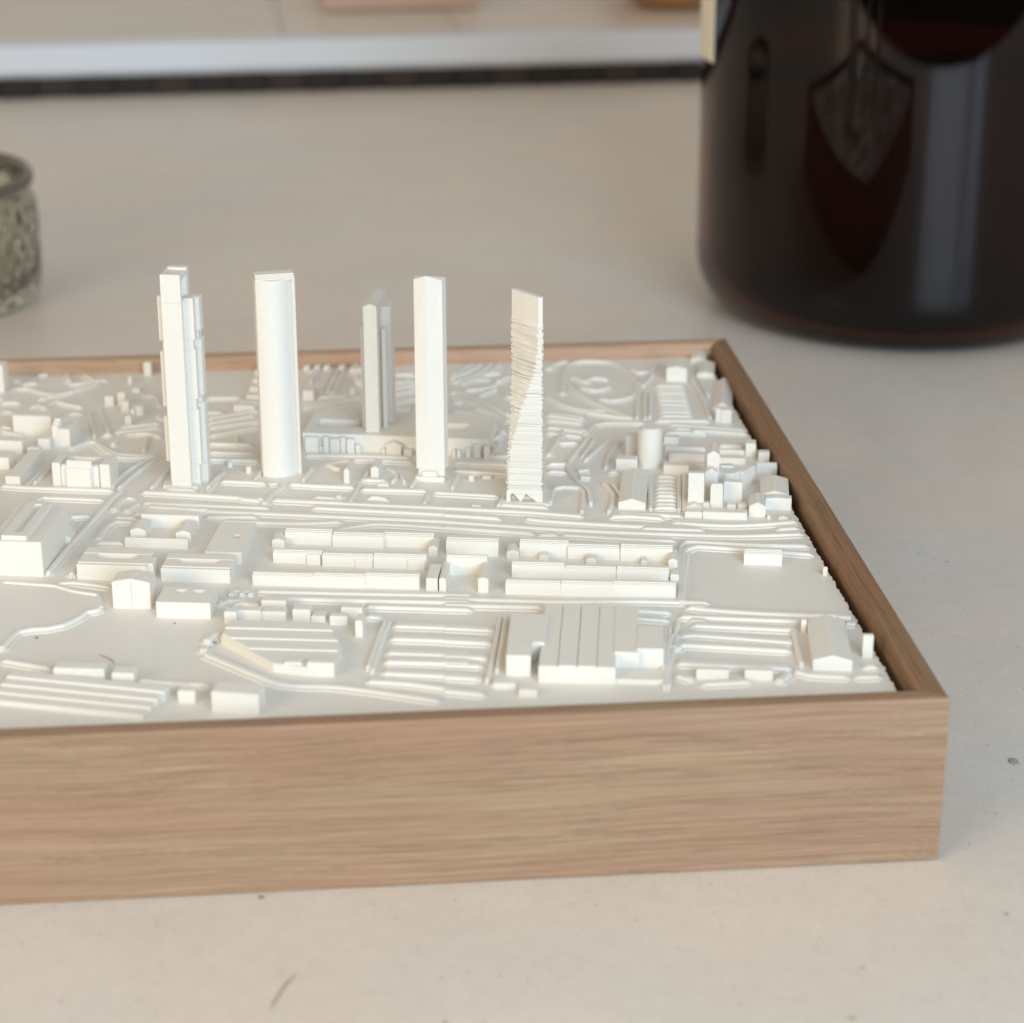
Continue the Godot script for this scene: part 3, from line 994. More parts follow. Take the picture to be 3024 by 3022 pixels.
func houses() -> void:
	building("slab_block", "thin pale slab block with lower grey roofed wing, at left rear of the model", [["box","box",-247.5,-230.9,12.7,3,11.6,6.5], ["wing","box",-233.5,-217.7,5.6,11.9,11.6,6], ["roof_step","box",-233.6,-217.5,2,0.8,11.6,7.2], ["roof_step","box",-233.2,-218.6,2,0.8,11.6,8], ["roof_step","box",-232.8,-219.7,2,0.8,11.6,8.7]])
	building("office_block", "", [["box","box",-254.3,-213,12.1,4.5,11.6,4.5]])
	building("office_block", "", [["box","box",-252.5,-198.8,7.5,6.9,11.6,3.8]])
	building("bar_block", "long bar block with a raised white end", [["box","box",-244.4,-181.7,4.6,25,11.2,3.4], ["raised_end","box",-240.7,-208.5,4.1,2.2,11.6,3]])
	building("bar_block", "", [["box","box",-238.1,-215.7,3.9,5,11.6,3.4]])
	building("castle_block", "square block with corner piers and a sunken court", [["court","court",-227.2,-179.2,11.9,9.6,11.2,7.4,2.0,0.55], ["pier","box",-229.8,-179.3,2.5,7.9,11.2,8.1], ["pier","box",-215.2,-176.1,3.1,9,11.1,8.3], ["bay","box",-225.5,-177.6,7.6,1,11.2,6.9], ["bay_top","box",-225.2,-178.2,7.7,1.2,11.2,9.1]])
	building("small_house", "", [["box","box",-220.1,-257.7,3,2.6,11.6,3.3]])
	building("small_house", "", [["box","box",-215.6,-256.5,2.6,2.6,11.6,5]])
	building("small_house", "", [["box","box",-214,-249.5,2.5,2.6,11.6,4.1]])
	building("small_house", "", [["box","box",-211.9,-236.9,2,2.6,11.6,3.1]])
	building("small_house", "", [["box","box",-209.7,-247.1,3.2,2.6,11.6,2.9]])
	building("small_house", "", [["box","box",-210.4,-241.1,1.4,2.6,11.6,3.9]])
	building("small_house", "", [["box","box",-213.9,-281.4,1.2,2.6,11.6,2.5]])
	building("small_house", "", [["box","box",-211.8,-271.7,2.5,2.6,11.6,1.4]])
	building("chimney_pillar", "small pillar standing alone at the rear edge of the model", [["box","box",-209,-290,2.6,1.6,11.6,4.9]])
	building("corner_block", "", [["box","box",-263.6,-277,8.1,5,11.6,9.9]])
	building("stepped_house", "", [["box","box",-176.6,-247.8,7.1,3,11.6,2.1]])
	building("stepped_house", "", [["box","box",-174.9,-253.9,6.3,3,11.6,1.3]])
	building("stepped_house", "", [["box","box",-172.6,-259.2,4.4,4,11.6,1.8]])
	building("stepped_house", "", [["box","box",-171.7,-267.7,3.3,4,11.6,2]])
	building("stepped_house", "", [["box","box",-170.8,-278.2,2.5,4,11.6,1.4]])
	building("stepped_house", "", [["box","box",-170.1,-286.4,1.9,4,11.6,2]])
	building("podium_hall", "broad low podium hall with two roof slots, under the thin rear tower", [["box","podium",-153.6,-207,59.7,23.2,11.6,5.7]])
	building("low_house", "", [["box","box",-152.9,-204.6,4.2,4,11.6,5]])
	building("low_house", "", [["box","box",-148.5,-204.6,1.4,3,11.6,1.9]])
	building("low_house", "", [["box","box",-147.1,-203.3,1.8,4,11.6,5.3]])
	building("low_house", "", [["box","box",-145.1,-202.6,3.2,4,11.6,4.8]])
	building("low_house", "", [["box","box",-141.7,-202.3,1.7,4,11.6,5.2]])
	building("low_house", "", [["box","box",-139.8,-201.6,2.5,4,11.6,4.9]])
	building("low_house", "", [["box","box",-137,-201.7,1.5,3,11.6,2.8]])
	building("gable_house", "small gabled house in front of the podium hall", [["box","rib",-127.4,-199.2,4.8,5,11.6,4.5,3,0.9]])
	building("low_house", "", [["box","box",-128.7,-199.8,1.1,3,11.6,1.9]])
	building("low_house", "", [["box","box",-121.9,-197.9,2.5,3,11.6,2]])
	building("thin_block", "", [["box","rib",-141.3,-174.8,1.7,10.1,11.1,4.8,2,0.5]])
	building("thin_block", "", [["box","rib",-132.9,-178.4,2.4,7.9,11.2,3.9,2,0.5]])
	building("round_house", "faceted round house at right end of the podium hall", [["box","cyl",-98.6,-195.4,1.5,10,0,4.3], ["annex","box",-96.8,-192.2,1.7,3,11.5,4.2], ["annex","box",-102.3,-194.9,1.3,3,11.5,3.2]])
	building("low_house", "", [["box","box",-106.6,-195,1,2.5,11.5,2.5]])
	building("low_house", "", [["box","box",-105.3,-195.1,1.4,2.5,11.5,2.3]])
	building("rear_house", "", [["box","box",-153.4,-257.7,3.7,6,11.6,3.3]])
	building("rear_house", "", [["box","box",-135.2,-265.6,2.9,5,11.6,3.8]])
	building("rear_house", "", [["box","box",-137.5,-261.9,1.9,4,11.6,2.3]])
	building("rear_house", "", [["box","box",-135.6,-276.9,3.3,4,11.6,1.3]])
	building("rear_house", "", [["box","box",-137,-285.9,5.1,4,11.6,1.7]])
	building("rear_house", "", [["box","box",-153.1,-290.3,2.1,3.5,11.6,1.6]])
	building("rear_house", "", [["box","box",-149.4,-290,2.1,3.5,11.6,1.6]])
	building("rear_house", "", [["box","box",-146.1,-289.7,2.1,3.5,11.6,1.6]])
	building("rear_house", "", [["box","box",-140.8,-289.2,2.1,3.5,11.6,1.6]])
	building("rear_house", "", [["box","box",-136.1,-288.7,2.1,3.5,11.6,1.6]])
	building("drum_tower", "round tower with a stepped crown among the rear right blocks", [["box","cyl",-45.5,-182.4,3.8,24,0,12.1], ["crown","cyl",-45.5,-181.7,3.1,12,0,12.9]])
	building("low_block", "", [["box","box",-56.6,-178.7,6.6,4,11.2,3.6]])
	building("low_block", "", [["box","box",-51.8,-191,3.4,3,11.4,7]])
	building("low_block", "", [["box","box",-42.4,-173.7,7.8,4,11.1,2.9]])
	building("ribbed_shed", "ribbed gable shed in front of the drum tower", [["box","rib",-60.5,-144.7,8.1,27.1,10.5,3.4,5,1.1]])
	building("white_house", "white gabled house near the rear right corner", [["box","rib",-27,-266.4,7.1,9.8,11.6,5.4,3,0.6]])
	building("edge_shed", "", [["box","rib",-14.9,-287,5.3,10,11.6,2.1,3,0.7]])
	building("edge_shed", "", [["box","rib",-15.7,-269.4,6,14,11.6,2.2,3,0.7]])
	building("vaulted_shed", "long vaulted shed along the right rear edge with a rounded white end", [["box","rib",-16.5,-234.7,6.7,28.2,11.6,2.3,7,2.0]])
	building("small_tower", "", [["box","box",-16,-220.5,3.5,4,11.6,4.4]])
	building("low_house", "", [["box","box",-17.6,-221.2,1.6,3,11.6,4.7]])
	building("front_terrace", "low white terrace along the main street at the right", [["box","box",-41.9,-136,5.1,3,10.4,1.9], ["terrace","box",-36.8,-134.7,13,3,10.4,2.2]])
	building("gable_house", "", [["box","rib",-40.5,-142.8,5,7.6,10.5,1.8,4,0.9]])
	building("white_slab", "", [["box","box",-39.4,-145.7,4.7,2.2,10.6,10.4]])
	building("peaked_tower", "tall peaked tower in the right hand cluster", [["box","rib",-33.4,-151.1,3.6,2.6,10.7,9.6,2,0.9], ["rear_shaft","rib",-32,-156.3,3.7,8.8,10.8,13.3,2,0.8]])
	building("white_slab", "", [["box","box",-33,-143.8,3.7,2.5,10.5,6.8], ["cap","box",-32.7,-144.2,3.3,1.8,10.5,7.3]])
	building("white_slab", "", [["box","box",-28.3,-147.7,5.5,3,10.6,6.5]])
	building("octagon_block", "octagonal block with a small square turret", [["box","cyl",-25,-159.2,3.4,8,0,5.9], ["turret","box",-26.6,-162.1,3.8,2.5,10.9,6.4]])
	building("angled_wall_block", "tall block set at an angle to the others", [["box","box",-20.4,-157.8,7.2,3,-48.2,5.6]])
	building("gable_house", "", [["box","rib",-22.9,-135.1,4.8,9.1,10.4,4.5,3,1.0]])
	building("ribbed_shed", "wide ribbed shed beside the right rail", [["box","rib",-16.9,-140.5,7.6,3,10.5,3.8,1,0.2], ["upper_hall","rib",-17.5,-145.2,8.4,14.3,10.6,4.2,6,1.0]])
	building("edge_block", "", [["box","box",-11.1,-181.2,3.4,3,11.2,3.3]])
	building("edge_block", "", [["box","rowrib",-13.5,-172.2,6.4,3.7,11.1,2.8,3]])
	building("long_block", "", [["box","rowrib",-39.1,-183.9,11.1,6.6,11.3,2.1,2]])
	building("long_block", "", [["box","rowrib",-38.8,-193.5,12.7,3.1,11.5,1.6,2]])
	building("long_block", "", [["box","rowrib",-22.4,-188.9,8.4,3,11.4,1.6,2]])
	building("long_block", "", [["box","box",-23.9,-181.5,8.6,3.5,11.2,1.9]])
	building("long_block", "", [["box","box",-20.7,-195.6,7,3,11.5,1.1]])
	building("low_block", "", [["box","box",-37.9,-201.9,4.7,3,11.6,2.2]])
	building("low_block", "", [["box","box",-27.2,-208.6,3.8,2.5,11.6,1.8]])
	building("low_block", "", [["box","box",-35,-179.9,6.4,3,11.2,0.8]])
	building("edge_block", "", [["box","box",-14.1,-186.7,3.1,4,11.3,4.5]])
	building("low_house", "", [["box","box",-35.3,-143.3,2,2,10.5,1.6]])
	building("low_house", "", [["box","box",-28.2,-142,2.6,2.5,10.5,1.3]])
	building("low_house", "", [["box","box",-25,-141.4,2.5,2.5,10.5,1.5]])
	building("low_house", "", [["box","box",-18,-132.2,0.9,1.6,10.3,1.3]])
	building("low_house", "", [["box","rib",-14.8,-131.6,2.8,3,10.3,1.2,2,0.4]])
	building("field_house", "white house with ridged roof standing alone in the empty field at the right", [["box","rowrib",-31.3,-98.9,10.6,4.8,9.7,4,3]])
	building("small_post", "tiny white post at the edge of the empty field", [["box","box",-11,-89,1.2,0.8,9.5,2.5]])
	building("ribbed_shed", "ribbed shed near the front right corner of the model", [["box","rib",-27,-28.8,9.8,25.8,8.6,4.1,8,1.2]])
	building("edge_pillar", "white pillar pressed against the right rail", [["box","box",-12.9,-34.9,2.6,1.6,8.6,6.2]])
	building("low_shed", "", [["box","box",-57,-26.5,8,2.2,8.6,2.6]])
	building("low_shed", "", [["box","box",-45.1,-24.8,6.9,2.2,8.6,2.6]])
	building("low_house", "", [["box","box",-25.2,-51.3,1.3,1.5,8.8,3.8]])
	building("row_house", "", [["box","rowrib",-159.1,-126.6,13.6,4.2,10.2,4.3,2]])
	building("row_house", "", [["box","rowrib",-145.7,-123.1,14.7,4.2,10.1,4,2]])
	building("row_house", "", [["box","rowrib",-131.2,-121.7,14.5,4.2,10.1,4,2]])
	building("wing_house", "", [["box","rib",-162.9,-124.1,3.6,6,10.2,2.7,2,0.4]])
	building("wing_house", "", [["box","rib",-118.8,-113.2,2.5,7,10,3.2,2,0.4]])
	building("row_house", "", [["box","rowrib",-162.5,-112.7,14,3.4,9.9,3.6,2]])
	building("row_house", "", [["box","rowrib",-148.8,-108.7,14.3,3.4,9.9,3.7,2]])
	building("row_house", "", [["box","rowrib",-134.6,-106.2,14.9,3.4,9.8,4,2]])
	building("row_bay", "", [["box","box",-153.1,-110.3,3.8,0.5,9.9,3.1]])
	building("row_bay", "", [["box","box",-139.7,-106.6,4.7,0.5,9.8,2.7]])
	building("row_bay", "", [["box","box",-125.1,-104,4.7,0.5,9.8,3]])
	building("row_house", "", [["box","rowrib",-168,-96.9,16.8,3.2,9.6,3.6,2]])
	building("row_house", "", [["box","rowrib",-151.5,-94,14.4,3.2,9.6,3.9,2]])
	building("row_house", "", [["box","rowrib",-137.3,-91.9,14.8,3.2,9.5,4.2,2]])
	building("row_bay", "", [["box","box",-142.7,-92.5,5,0.5,9.6,3.1]])
	building("row_bay", "", [["box","box",-128,-90.4,5,0.5,9.5,3.3]])
	building("row_house", "", [["box","rowrib",-113.8,-113.7,14.8,4.5,10,4.9,2]])
	building("courtyard_block", "u shaped block with an open court facing the front, between the two groups of rows", [["rear_wing","rowrib",-114.6,-99.3,11.3,2.3,9.7,5.8,2], ["side_wing","rib",-117.4,-87.8,1.9,13,9.5,4.1,2,0.4], ["side_wing","rib",-106.9,-86.2,2.8,13,9.5,4.4,2,0.4]])
	building("thin_block", "", [["box","box",-120.9,-88.2,3.1,10.5,9.5,3.9]])
	building("row_house", "", [["box","rowrib",-93.2,-111,13.8,4.2,9.9,4.6,2]])
	building("row_house", "", [["box","rowrib",-79.9,-107.7,14.7,4.2,9.8,4.1,2]])
	building("row_house", "", [["box","rowrib",-65.4,-104.7,14.6,4.2,9.8,4.6,2]])
	building("wing_house", "", [["box","rib",-97,-109.3,3.4,6,9.9,2.6,2,0.4]])
	building("wing_house", "", [["box","rib",-53,-96.7,2.5,8,9.7,3.5,2,0.4]])
	building("yard_house", "", [["box","rib",-88.1,-106.8,2.6,3.4,9.8,2,2,0.3]])
	building("yard_house", "", [["box","rib",-75.3,-102.5,2.8,3.4,9.8,2.2,2,0.3]])
	building("yard_house", "", [["box","rib",-60.2,-100.2,1.6,3.4,9.7,1.9,2,0.3]])
	building("row_house", "", [["box","rowrib",-96.8,-96,14.5,3.4,9.6,4.2,2]])
	building("row_house", "", [["box","rowrib",-82.6,-93.7,14.4,3.4,9.6,3.4,2]])
	building("row_house", "", [["box","rowrib",-68.3,-91.2,14.4,3.4,9.5,3.6,2]])
	building("row_house", "", [["box","rowrib",-99.6,-84.3,15,3.4,9.4,3.8,2]])
	building("row_house", "", [["box","rowrib",-84.8,-81.7,14.2,3.4,9.4,4.1,2]])
	building("row_house", "", [["box","rowrib",-70.8,-79.6,16.9,3.4,9.3,4.2,2]])
	building("thin_block", "", [["box","box",-53.9,-87.4,2.3,4,9.5,2.7]])
	building("ridged_hall", "large hall with a wide ridged roof and a dark slot at its left", [["box","slot_hall",-96.4,-28.1,19.1,37.9,8.6,4.9], ["left_wing","box",-104,-32.8,6.1,9,8.6,5.7], ["left_roof","box",-102.9,-41.7,9.4,17.9,8.6,5.3], ["mid_wing","box",-76.8,-33.5,6,29.4,8.6,5.1], ["right_wing","box",-70.9,-34.2,6.7,14.2,8.6,5.4], ["low_annex","box",-77.7,-25.8,12.1,6,8.6,1.2]])
	building("porch_block", "", [["box","box",-159.3,-39.7,4.5,2.5,8.6,3]])
	building("porch_block", "", [["box","box",-153.5,-37.4,6.8,2.5,8.6,3.7]])
	building("rear_box", "", [["box","box",-175,-71.3,3.3,3,9.2,3.6]])
	building("rear_box", "", [["box","box",-171.6,-73.2,6.2,3,9.2,3]])
	building("rear_box", "", [["box","box",-165.4,-80.3,6.7,3,9.3,2.6]])
	building("rear_box", "", [["box","box",-165.4,-72.9,6.6,3,9.2,2.6]])
	building("rear_box", "", [["box","box",-157.1,-71.6,4.7,4,9.2,3.4]])
	building("rear_box", "", [["box","box",-152.3,-70.7,3.8,4,9.2,1.7]])
	building("rear_box", "", [["box","box",-147.4,-68.2,4.7,2.5,9.1,2.6]])
	building("rear_box", "", [["box","box",-144.3,-73.2,5.6,3,9.2,2.8]])
	building("rear_box", "", [["box","box",-140.9,-59.9,1.9,5,9,4.6]])
	building("flat_block", "flat roofed block with one small square roof hole", [["box","hole",-181.4,-114,10.3,22.8,10,3.6]])
	building("slot_block", "tall block at the left edge with a long slot in its roof", [["box","slot_block",-240.1,-111.1,14.6,28.1,9.9,10.2]])
	building("courtyard_block", "courtyard block with a broad terraced front roof, left of the bar with a roof gap", [["box","court",-216.2,-105.7,19.4,12.2,9.8,4.8,4.2,0.6], ["annex","box",-196.9,-104.1,1.7,5,9.8,4.6]])
	building("courtyard_block", "courtyard block beside the flat block with a square hole", [["box","court",-193.1,-102.1,19.2,10.7,9.7,4.2,4.2,0.6]])
	building("courtyard_block", "courtyard block with two gabled ends facing the front", [["rear_wing","box",-200.9,-143.7,17,3,10.5,4], ["side_wing","rib",-203.5,-133.9,4.5,8,10.4,3.7,2,0.6], ["side_wing","rib",-190.4,-131.5,4.3,9,10.3,3.3,2,0.6], ["front_wing","rowrib",-204.8,-128.4,18.3,2.5,10.2,2.6,2]])
	building("gable_cube", "square gabled cube with a groove down its front", [["box","cubegable",-204.9,-84.9,10.2,7,9.4,7.7]])
	building("flat_block", "low flat block with two small roof holes beside the square gabled cube", [["box","hole2",-193,-77.4,14.5,10.5,9.3,4.6]])
	building("terraced_shed", "long terraced shed at the front left corner", [["box","stairs",-230.9,-28.8,41.4,14,17.9,2.7,4]])
	building("low_house", "", [["box","box",-216.2,-39.5,12.7,4,8.6,4]])
	building("low_house", "", [["box","box",-201.7,-36.3,5.6,4,8.6,3.5]])
	building("low_house", "", [["box","box",-185,-25.1,4.2,3,8.6,3.2]])
	building("low_house", "", [["box","box",-191.2,-26.6,2.8,3,8.6,2.3]])
	building("low_house", "", [["box","rib",-225.2,-132.7,5,5,10.3,2.6,2,0.3]])
	building("low_house", "", [["box","cyl",-221.3,-141.2,0.6,9,0,1.7]])
	building("front_house", "", [["box","box",-176.6,-19.4,11.8,6,14.7,5.4]])
	building("low_house", "", [["box","box",-102,-20.6,4.5,2.5,8.6,1.9]])
	building("low_house", "", [["box","box",-107.8,-25.8,5.6,3,8.6,1.5]])
	building("rubble_box", "", [["box","box",-174.4,-89.2,1.4,2,9.5,1.2]])
	building("rubble_box", "", [["box","box",-171.5,-88.9,1.4,2,9.5,1.2]])
	building("rubble_box", "", [["box","box",-169.1,-88.7,1.4,2,9.5,1.2]])
	building("ring_drum", "", [["box","ring",-170.6,-187.2,0.9,14,0,2]])
	building("ring_drum", "", [["box","ring",-176.6,-193.2,0.9,14,0,1.7]])
	building("ring_drum", "", [["box","ring",-102.1,-173.9,1,14,0,1.8]])
	building("low_pad", "", [["box","box",-98.6,-174.6,2.6,1.5,11.1,1]])
	building("low_pad", "", [["box","box",-131.2,-171.1,3.5,1.2,11.1,0.9]])

func roads() -> void:
	road(2.2, [-246.1,-181.3, -235.2,-178.4, -210.7,-173.6])
	road(2.2, [-234.8,-160.4, -234.1,-167.4, -232.2,-169.9, -213.1,-166])
	road(2.2, [-203,-171.7, -181.7,-166.2, -164.8,-161.4])
	road(2.2, [-210.3,-155.8, -208.7,-163.2, -207.3,-166.3, -204,-167.2])
	road(2.2, [-202.3,-162.6, -163.5,-154.5])
	road(2.2, [-206.9,-154.3, -202.5,-162.6])
	road(2.2, [-200.8,-159.5, -163.4,-149.6])
	road(2.2, [-204.4,-153.5, -191.9,-150.6])
	road(2.2, [-209.9,-151.2, -202.1,-149.5])
	road(2.2, [-213,-132.5, -211,-143.9, -208.9,-147.6, -203.1,-146.5])
	road(2.2, [-223.2,-143.9, -222.3,-152.3, -215.8,-152.3])
	road(2.2, [-213.7,-131.5, -204.9,-130.5])
	road(2.4, [-163.6,-161.3, -103.3,-147.9])
	road(2.4, [-151.5,-153.7, -103.7,-142.2])
	road(2.4, [-183.5,-154.1, -154.4,-147.9, -104.1,-137.1])
	road(2.4, [-183.3,-148.6, -166.8,-147])
	road(2.4, [-168,-143.2, -154.5,-141.1, -142.2,-141.3])
	road(2.4, [-145.2,-134.8, -138.2,-137.5, -130,-138.4, -104.5,-131.5])
	road(2.4, [-178.2,-144.7, -162.7,-142.1])
	road(2.4, [-113.2,-150, -84.5,-143.2, -71.3,-139.1])
	road(2.4, [-113.6,-144, -95.7,-139.1])
	road(2.4, [-89.1,-139.1, -82.8,-136.2, -59.2,-130, -41.2,-126.3])
	road(2.4, [-113.9,-139.1, -73.8,-128, -36.8,-120.6])
	road(2.4, [-114.2,-134.1, -87.1,-126.5])
	road(2.4, [-86.8,-125.4, -80.3,-125.1])
	road(2.4, [-79.9,-125.3, -62.5,-120.6, -47.2,-117.3])
	road(2.4, [-64.4,-137.3, -58.5,-137.8, -48.1,-134.8])
	road(2.4, [-46.9,-131.6, -35.2,-129.7])
	road(2.4, [-56.6,-127.5, -37.5,-124])
	road(2.2, [-45,-131, -31.5,-127.7, -19.4,-127.6, -9.3,-128.9])
	road(2.2, [-46.4,-122.1, -28.4,-119.4, -9.6,-119.1])
	road(2.2, [-45.9,-116.6, -29.7,-112.6, -10.1,-109.4])
	road(2.2, [-17.5,-123.1, -9.9,-123.9])
	road(2.2, [-16.8,-110.8, -9.8,-109.6])
	road(2.2, [-53.3,-71.5, -48.2,-103.3, -45.8,-110.4, -42.8,-112.3, -29.5,-108.9, -10.1,-103])
	road(2.2, [-52.7,-69.8, -34.5,-64.4, -10.6,-60.1])
	road(2.2, [-55.8,-63.8, -23.2,-57.6])
	road(2.2, [-13.5,-59.7, -10.2,-59])
	road(2.2, [-12.1,-55.6, -9.9,-54.9])
	road(2.2, [-14.7,-28.1, -9.9,-28.6])
	road(2.2, [-18.3,-22.9, -10.4,-22.7])
	road(2.2, [-31.9,-28.6, -29,-25.1, -18.7,-22.7])
	road(2.2, [-57,-22.3, -43.4,-22.8])
	road(2.2, [-62.3,-28.7, -57.8,-24.6])
	road(2.2, [-37.9,-20.9, -33,-26.9])
	road(3.0, [-53.3,-58.5, -25.9,-52.8])
	road(3.0, [-57.7,-51.8, -53.5,-52.4, -28.1,-45.3])
	road(3.0, [-60.4,-42.7, -58.3,-45.9, -56.2,-46.2, -29.9,-40])
	road(3.0, [-60.8,-35.6, -31.8,-29.7])
	road(1.3, [-27.2,-52.9, -29.6,-29.8])
	road(1.3, [-52.4,-86.6, -49.6,-101.1])
	road(1.3, [-57.5,-53.3, -63.7,-29.8])
	road(1.3, [-58.7,-53.4, -64.9,-29.9])
	road(2.2, [-167.3,-91.8, -143.4,-88, -108.2,-83])
	road(2.2, [-165.3,-86.7, -136,-82, -108.6,-78])
	road(2.2, [-138.3,-78.5, -109,-73.5])
	road(2.2, [-138.1,-72.4, -133,-70.5])
	road(2.2, [-177.2,-82.6, -174.3,-85.7, -168.6,-84.2])
	road(2.2, [-173.5,-82.8, -170.5,-83.9, -166,-81.1])
	road(2.2, [-166.9,-91.2, -175.6,-93])
	road(2.2, [-139.4,-32, -127.3,-29.1, -112.8,-22.5])
	road(2.2, [-179.9,-52.8, -164.7,-36.7, -157.8,-31.6, -144.7,-29, -121,-19])
	road(2.2, [-179.7,-57.9, -178.1,-62.6, -175.6,-65.1])
	road(2.2, [-179.9,-52.3, -179.7,-57.9])
	road(2.2, [-117.5,-82.2, -87.5,-77.4, -65,-75.3, -45.3,-72.2])
	road(2.2, [-117.7,-77.5, -90.2,-73.4])
	road(2.2, [-70.3,-70.1, -56.8,-66.7])
	road(2.2, [-70.2,-65, -66.6,-64.2, -58,-61.8])
	road(2.2, [-53,-69.4, -45.8,-69.2])
	road(2.2, [-53.5,-61.6, -47.5,-59.7])
	road(2.2, [-121,-24.9, -109.9,-21.4])
	road(2.2, [-108.7,-27.3, -103.4,-27.6])
	road(3.2, [-131.2,-65.8, -109.8,-62])
	road(3.2, [-132.3,-57.4, -110.5,-53.6])
	road(3.2, [-133.7,-49, -111.1,-44.8])
	road(3.2, [-134.4,-43.4, -111.5,-39.8])
	road(3.2, [-135.3,-37, -112.1,-32.3])
	road(3.2, [-118.6,-63.2, -104.5,-60.3])
	road(3.2, [-119.2,-54.8, -105.7,-52])
	road(3.2, [-119.7,-45.6, -107.4,-43.1])
	road(3.2, [-120,-40.6, -109,-38.7])
	road(3.2, [-120.5,-33.3, -110.1,-31.1])
	road(1.3, [-131.6,-68.6, -134.3,-55.8, -137.5,-36.6])
	road(1.3, [-132.7,-69.1, -135.4,-55.1, -138.5,-38.3])
	road(1.3, [-102.3,-68.5, -105.4,-49.6, -109.3,-28.2])
	road(1.3, [-100.8,-68.9, -104,-48.6, -106.4,-33.6])
	road(1.3, [-58.7,-57.6, -62.1,-39.5, -65,-20])
	road(1.3, [-59.8,-57.7, -63,-39.6, -66,-20.1])
	road(1.3, [-55.7,-61.8, -59.2,-49.6])
	road(1.3, [-50.6,-96.1, -46.9,-112.4, -43.5,-117.5])
	road(1.3, [-52.6,-76.5, -48.8,-93.9, -45.8,-108.1])
	road(1.6, [-231.7,-58.8, -230.3,-64.9, -228.3,-69.9, -225.2,-71.4, -220.9,-71.6, -217.4,-73.1, -215.4,-75.2, -213.5,-77.7, -211.9,-81.1, -209.4,-82.1, -207.5,-84.1])
	road(1.6, [-237.1,-104.6, -227.3,-101.9, -221.4,-100.1, -216.5,-96.2, -208.7,-92.5])
	road(1.6, [-221.9,-101.4, -217.1,-102.4, -206.1,-97.9])
	road(1.6, [-231,-52.9, -217,-46.2])
	road(1.6, [-196.3,-38, -183.3,-34.4, -177.4,-33.8])
	road(1.6, [-224.9,-108.6, -222.5,-119.6, -214.6,-152.7, -208.6,-174])
	road(1.6, [-218.2,-106.5, -216.9,-118.1, -215.1,-124.2])
	road(2.0, [-174,-178.5, -171.1,-178.6, -165.3,-175.7])
	road(2.0, [-158.5,-174.2, -148.9,-171.6, -137.7,-169.2])
	road(2.0, [-136.8,-167.7, -126.5,-166.1, -115.8,-164.1])
	road(2.0, [-115.1,-163.2, -104.8,-160.6, -94.7,-158])
	road(2.0, [-136.4,-173.2, -134.9,-175.6, -127.7,-173.8])
	road(2.0, [-166,-157.1, -162.8,-166.1, -159,-173.3])
	road(2.0, [-173.7,-163.1, -166.1,-160.4])
	road(2.0, [-163.5,-161.5, -140.7,-156])
	road(2.0, [-143.4,-160.2, -142.6,-165.5])
	road(1.2, [-154,-175.6, -150.8,-188.8])
	road(1.2, [-140.1,-155.9, -137.5,-167.8, -133.5,-184.2])
	road(1.2, [-121.3,-166.2, -118.7,-176.4])
	road(1.2, [-118.1,-151.8, -115.5,-163.6])
	road(1.2, [-108.8,-165, -105.3,-180.1])
	road(1.2, [-96.3,-148.4, -91.4,-162.7])
	road(1.2, [-168.8,-177.7, -166.5,-187.7])
	road(1.2, [-151.2,-162.3, -143.4,-160.2])
	road(1.2, [-134.8,-160.1, -131.5,-159.8, -128.1,-157.7])
	road(1.2, [-103.7,-150.2, -101.1,-149.5])
	road(1.2, [-146.2,-191.2, -142.4,-185.8, -138.1,-191.2])
	road(1.2, [-128.6,-185.9, -124.9,-180.5, -126.7,-172.3])
	road(1.2, [-123.5,-180.4, -122.8,-171.6])
	road(1.2, [-174.9,-221.1, -174.7,-210.3])
	road(1.8, [-153.6,-200, -135.7,-197.6, -119.3,-194.2])
	road(1.8, [-146.7,-189.8, -142.7,-193.1, -133.8,-194.1, -118.6,-190])
	road(1.8, [-107.2,-188.7, -88.7,-184.6])
	road(1.8, [-107.7,-181.5, -89.5,-176.4])
	road(1.8, [-94.5,-192.9, -87.9,-193])
	road(1.8, [-153.6,-246.5, -143.7,-252.3, -133.4,-257.8])
	road(1.8, [-153.6,-251.2, -141.5,-256.4])
	road(1.8, [-121.9,-281.6, -113.6,-280.8])
	road(1.8, [-123,-260.3, -114.4,-264.7])
	road(1.8, [-123.6,-248.3, -115,-254.3])
	road(1.8, [-122.3,-270.8, -115.2,-275.5])
	road(1.8, [-124.1,-242, -116.8,-244.3])
	road(1.8, [-102.1,-274.2, -96,-281.3, -90.1,-289.7])
	road(1.8, [-101.3,-278.2, -92.4,-291.8])
	road(1.8, [-98.6,-268, -93.9,-272.9, -87.8,-272.3])
	road(1.8, [-98.6,-261.4, -92,-262, -85.9,-266.2])
	road(1.8, [-93.6,-254.7, -86.2,-262.7])
	road(1.8, [-86.5,-268.6, -80.9,-276.2])
	road(1.8, [-90.9,-278.6, -83.3,-279.7])
	road(1.8, [-104.2,-238.8, -96.3,-237.4])
	road(1.8, [-104.4,-234.8, -91.5,-232])
	road(1.8, [-96.2,-242.3, -90.4,-235.5, -85.4,-226.5])
	road(1.8, [-92.4,-223.9, -88,-214.3])
	road(1.8, [-93.5,-210.2, -92.5,-197.9])
	road(1.8, [-143.5,-260.9, -139.5,-283.7])
	road(1.8, [-145.1,-262.8, -141.8,-282.1])
	road(1.8, [-67.3,-281.9, -62.6,-289.3, -58.1,-291.1])
	road(1.8, [-64.9,-253.3, -62.5,-270.8, -60.1,-283.4, -56.3,-290, -49.3,-290.9, -42.9,-288, -39.5,-279.6, -38,-270.3, -37.9,-261.3, -40.5,-251, -44,-247.5, -49.1,-245.4, -53.6,-248.4])
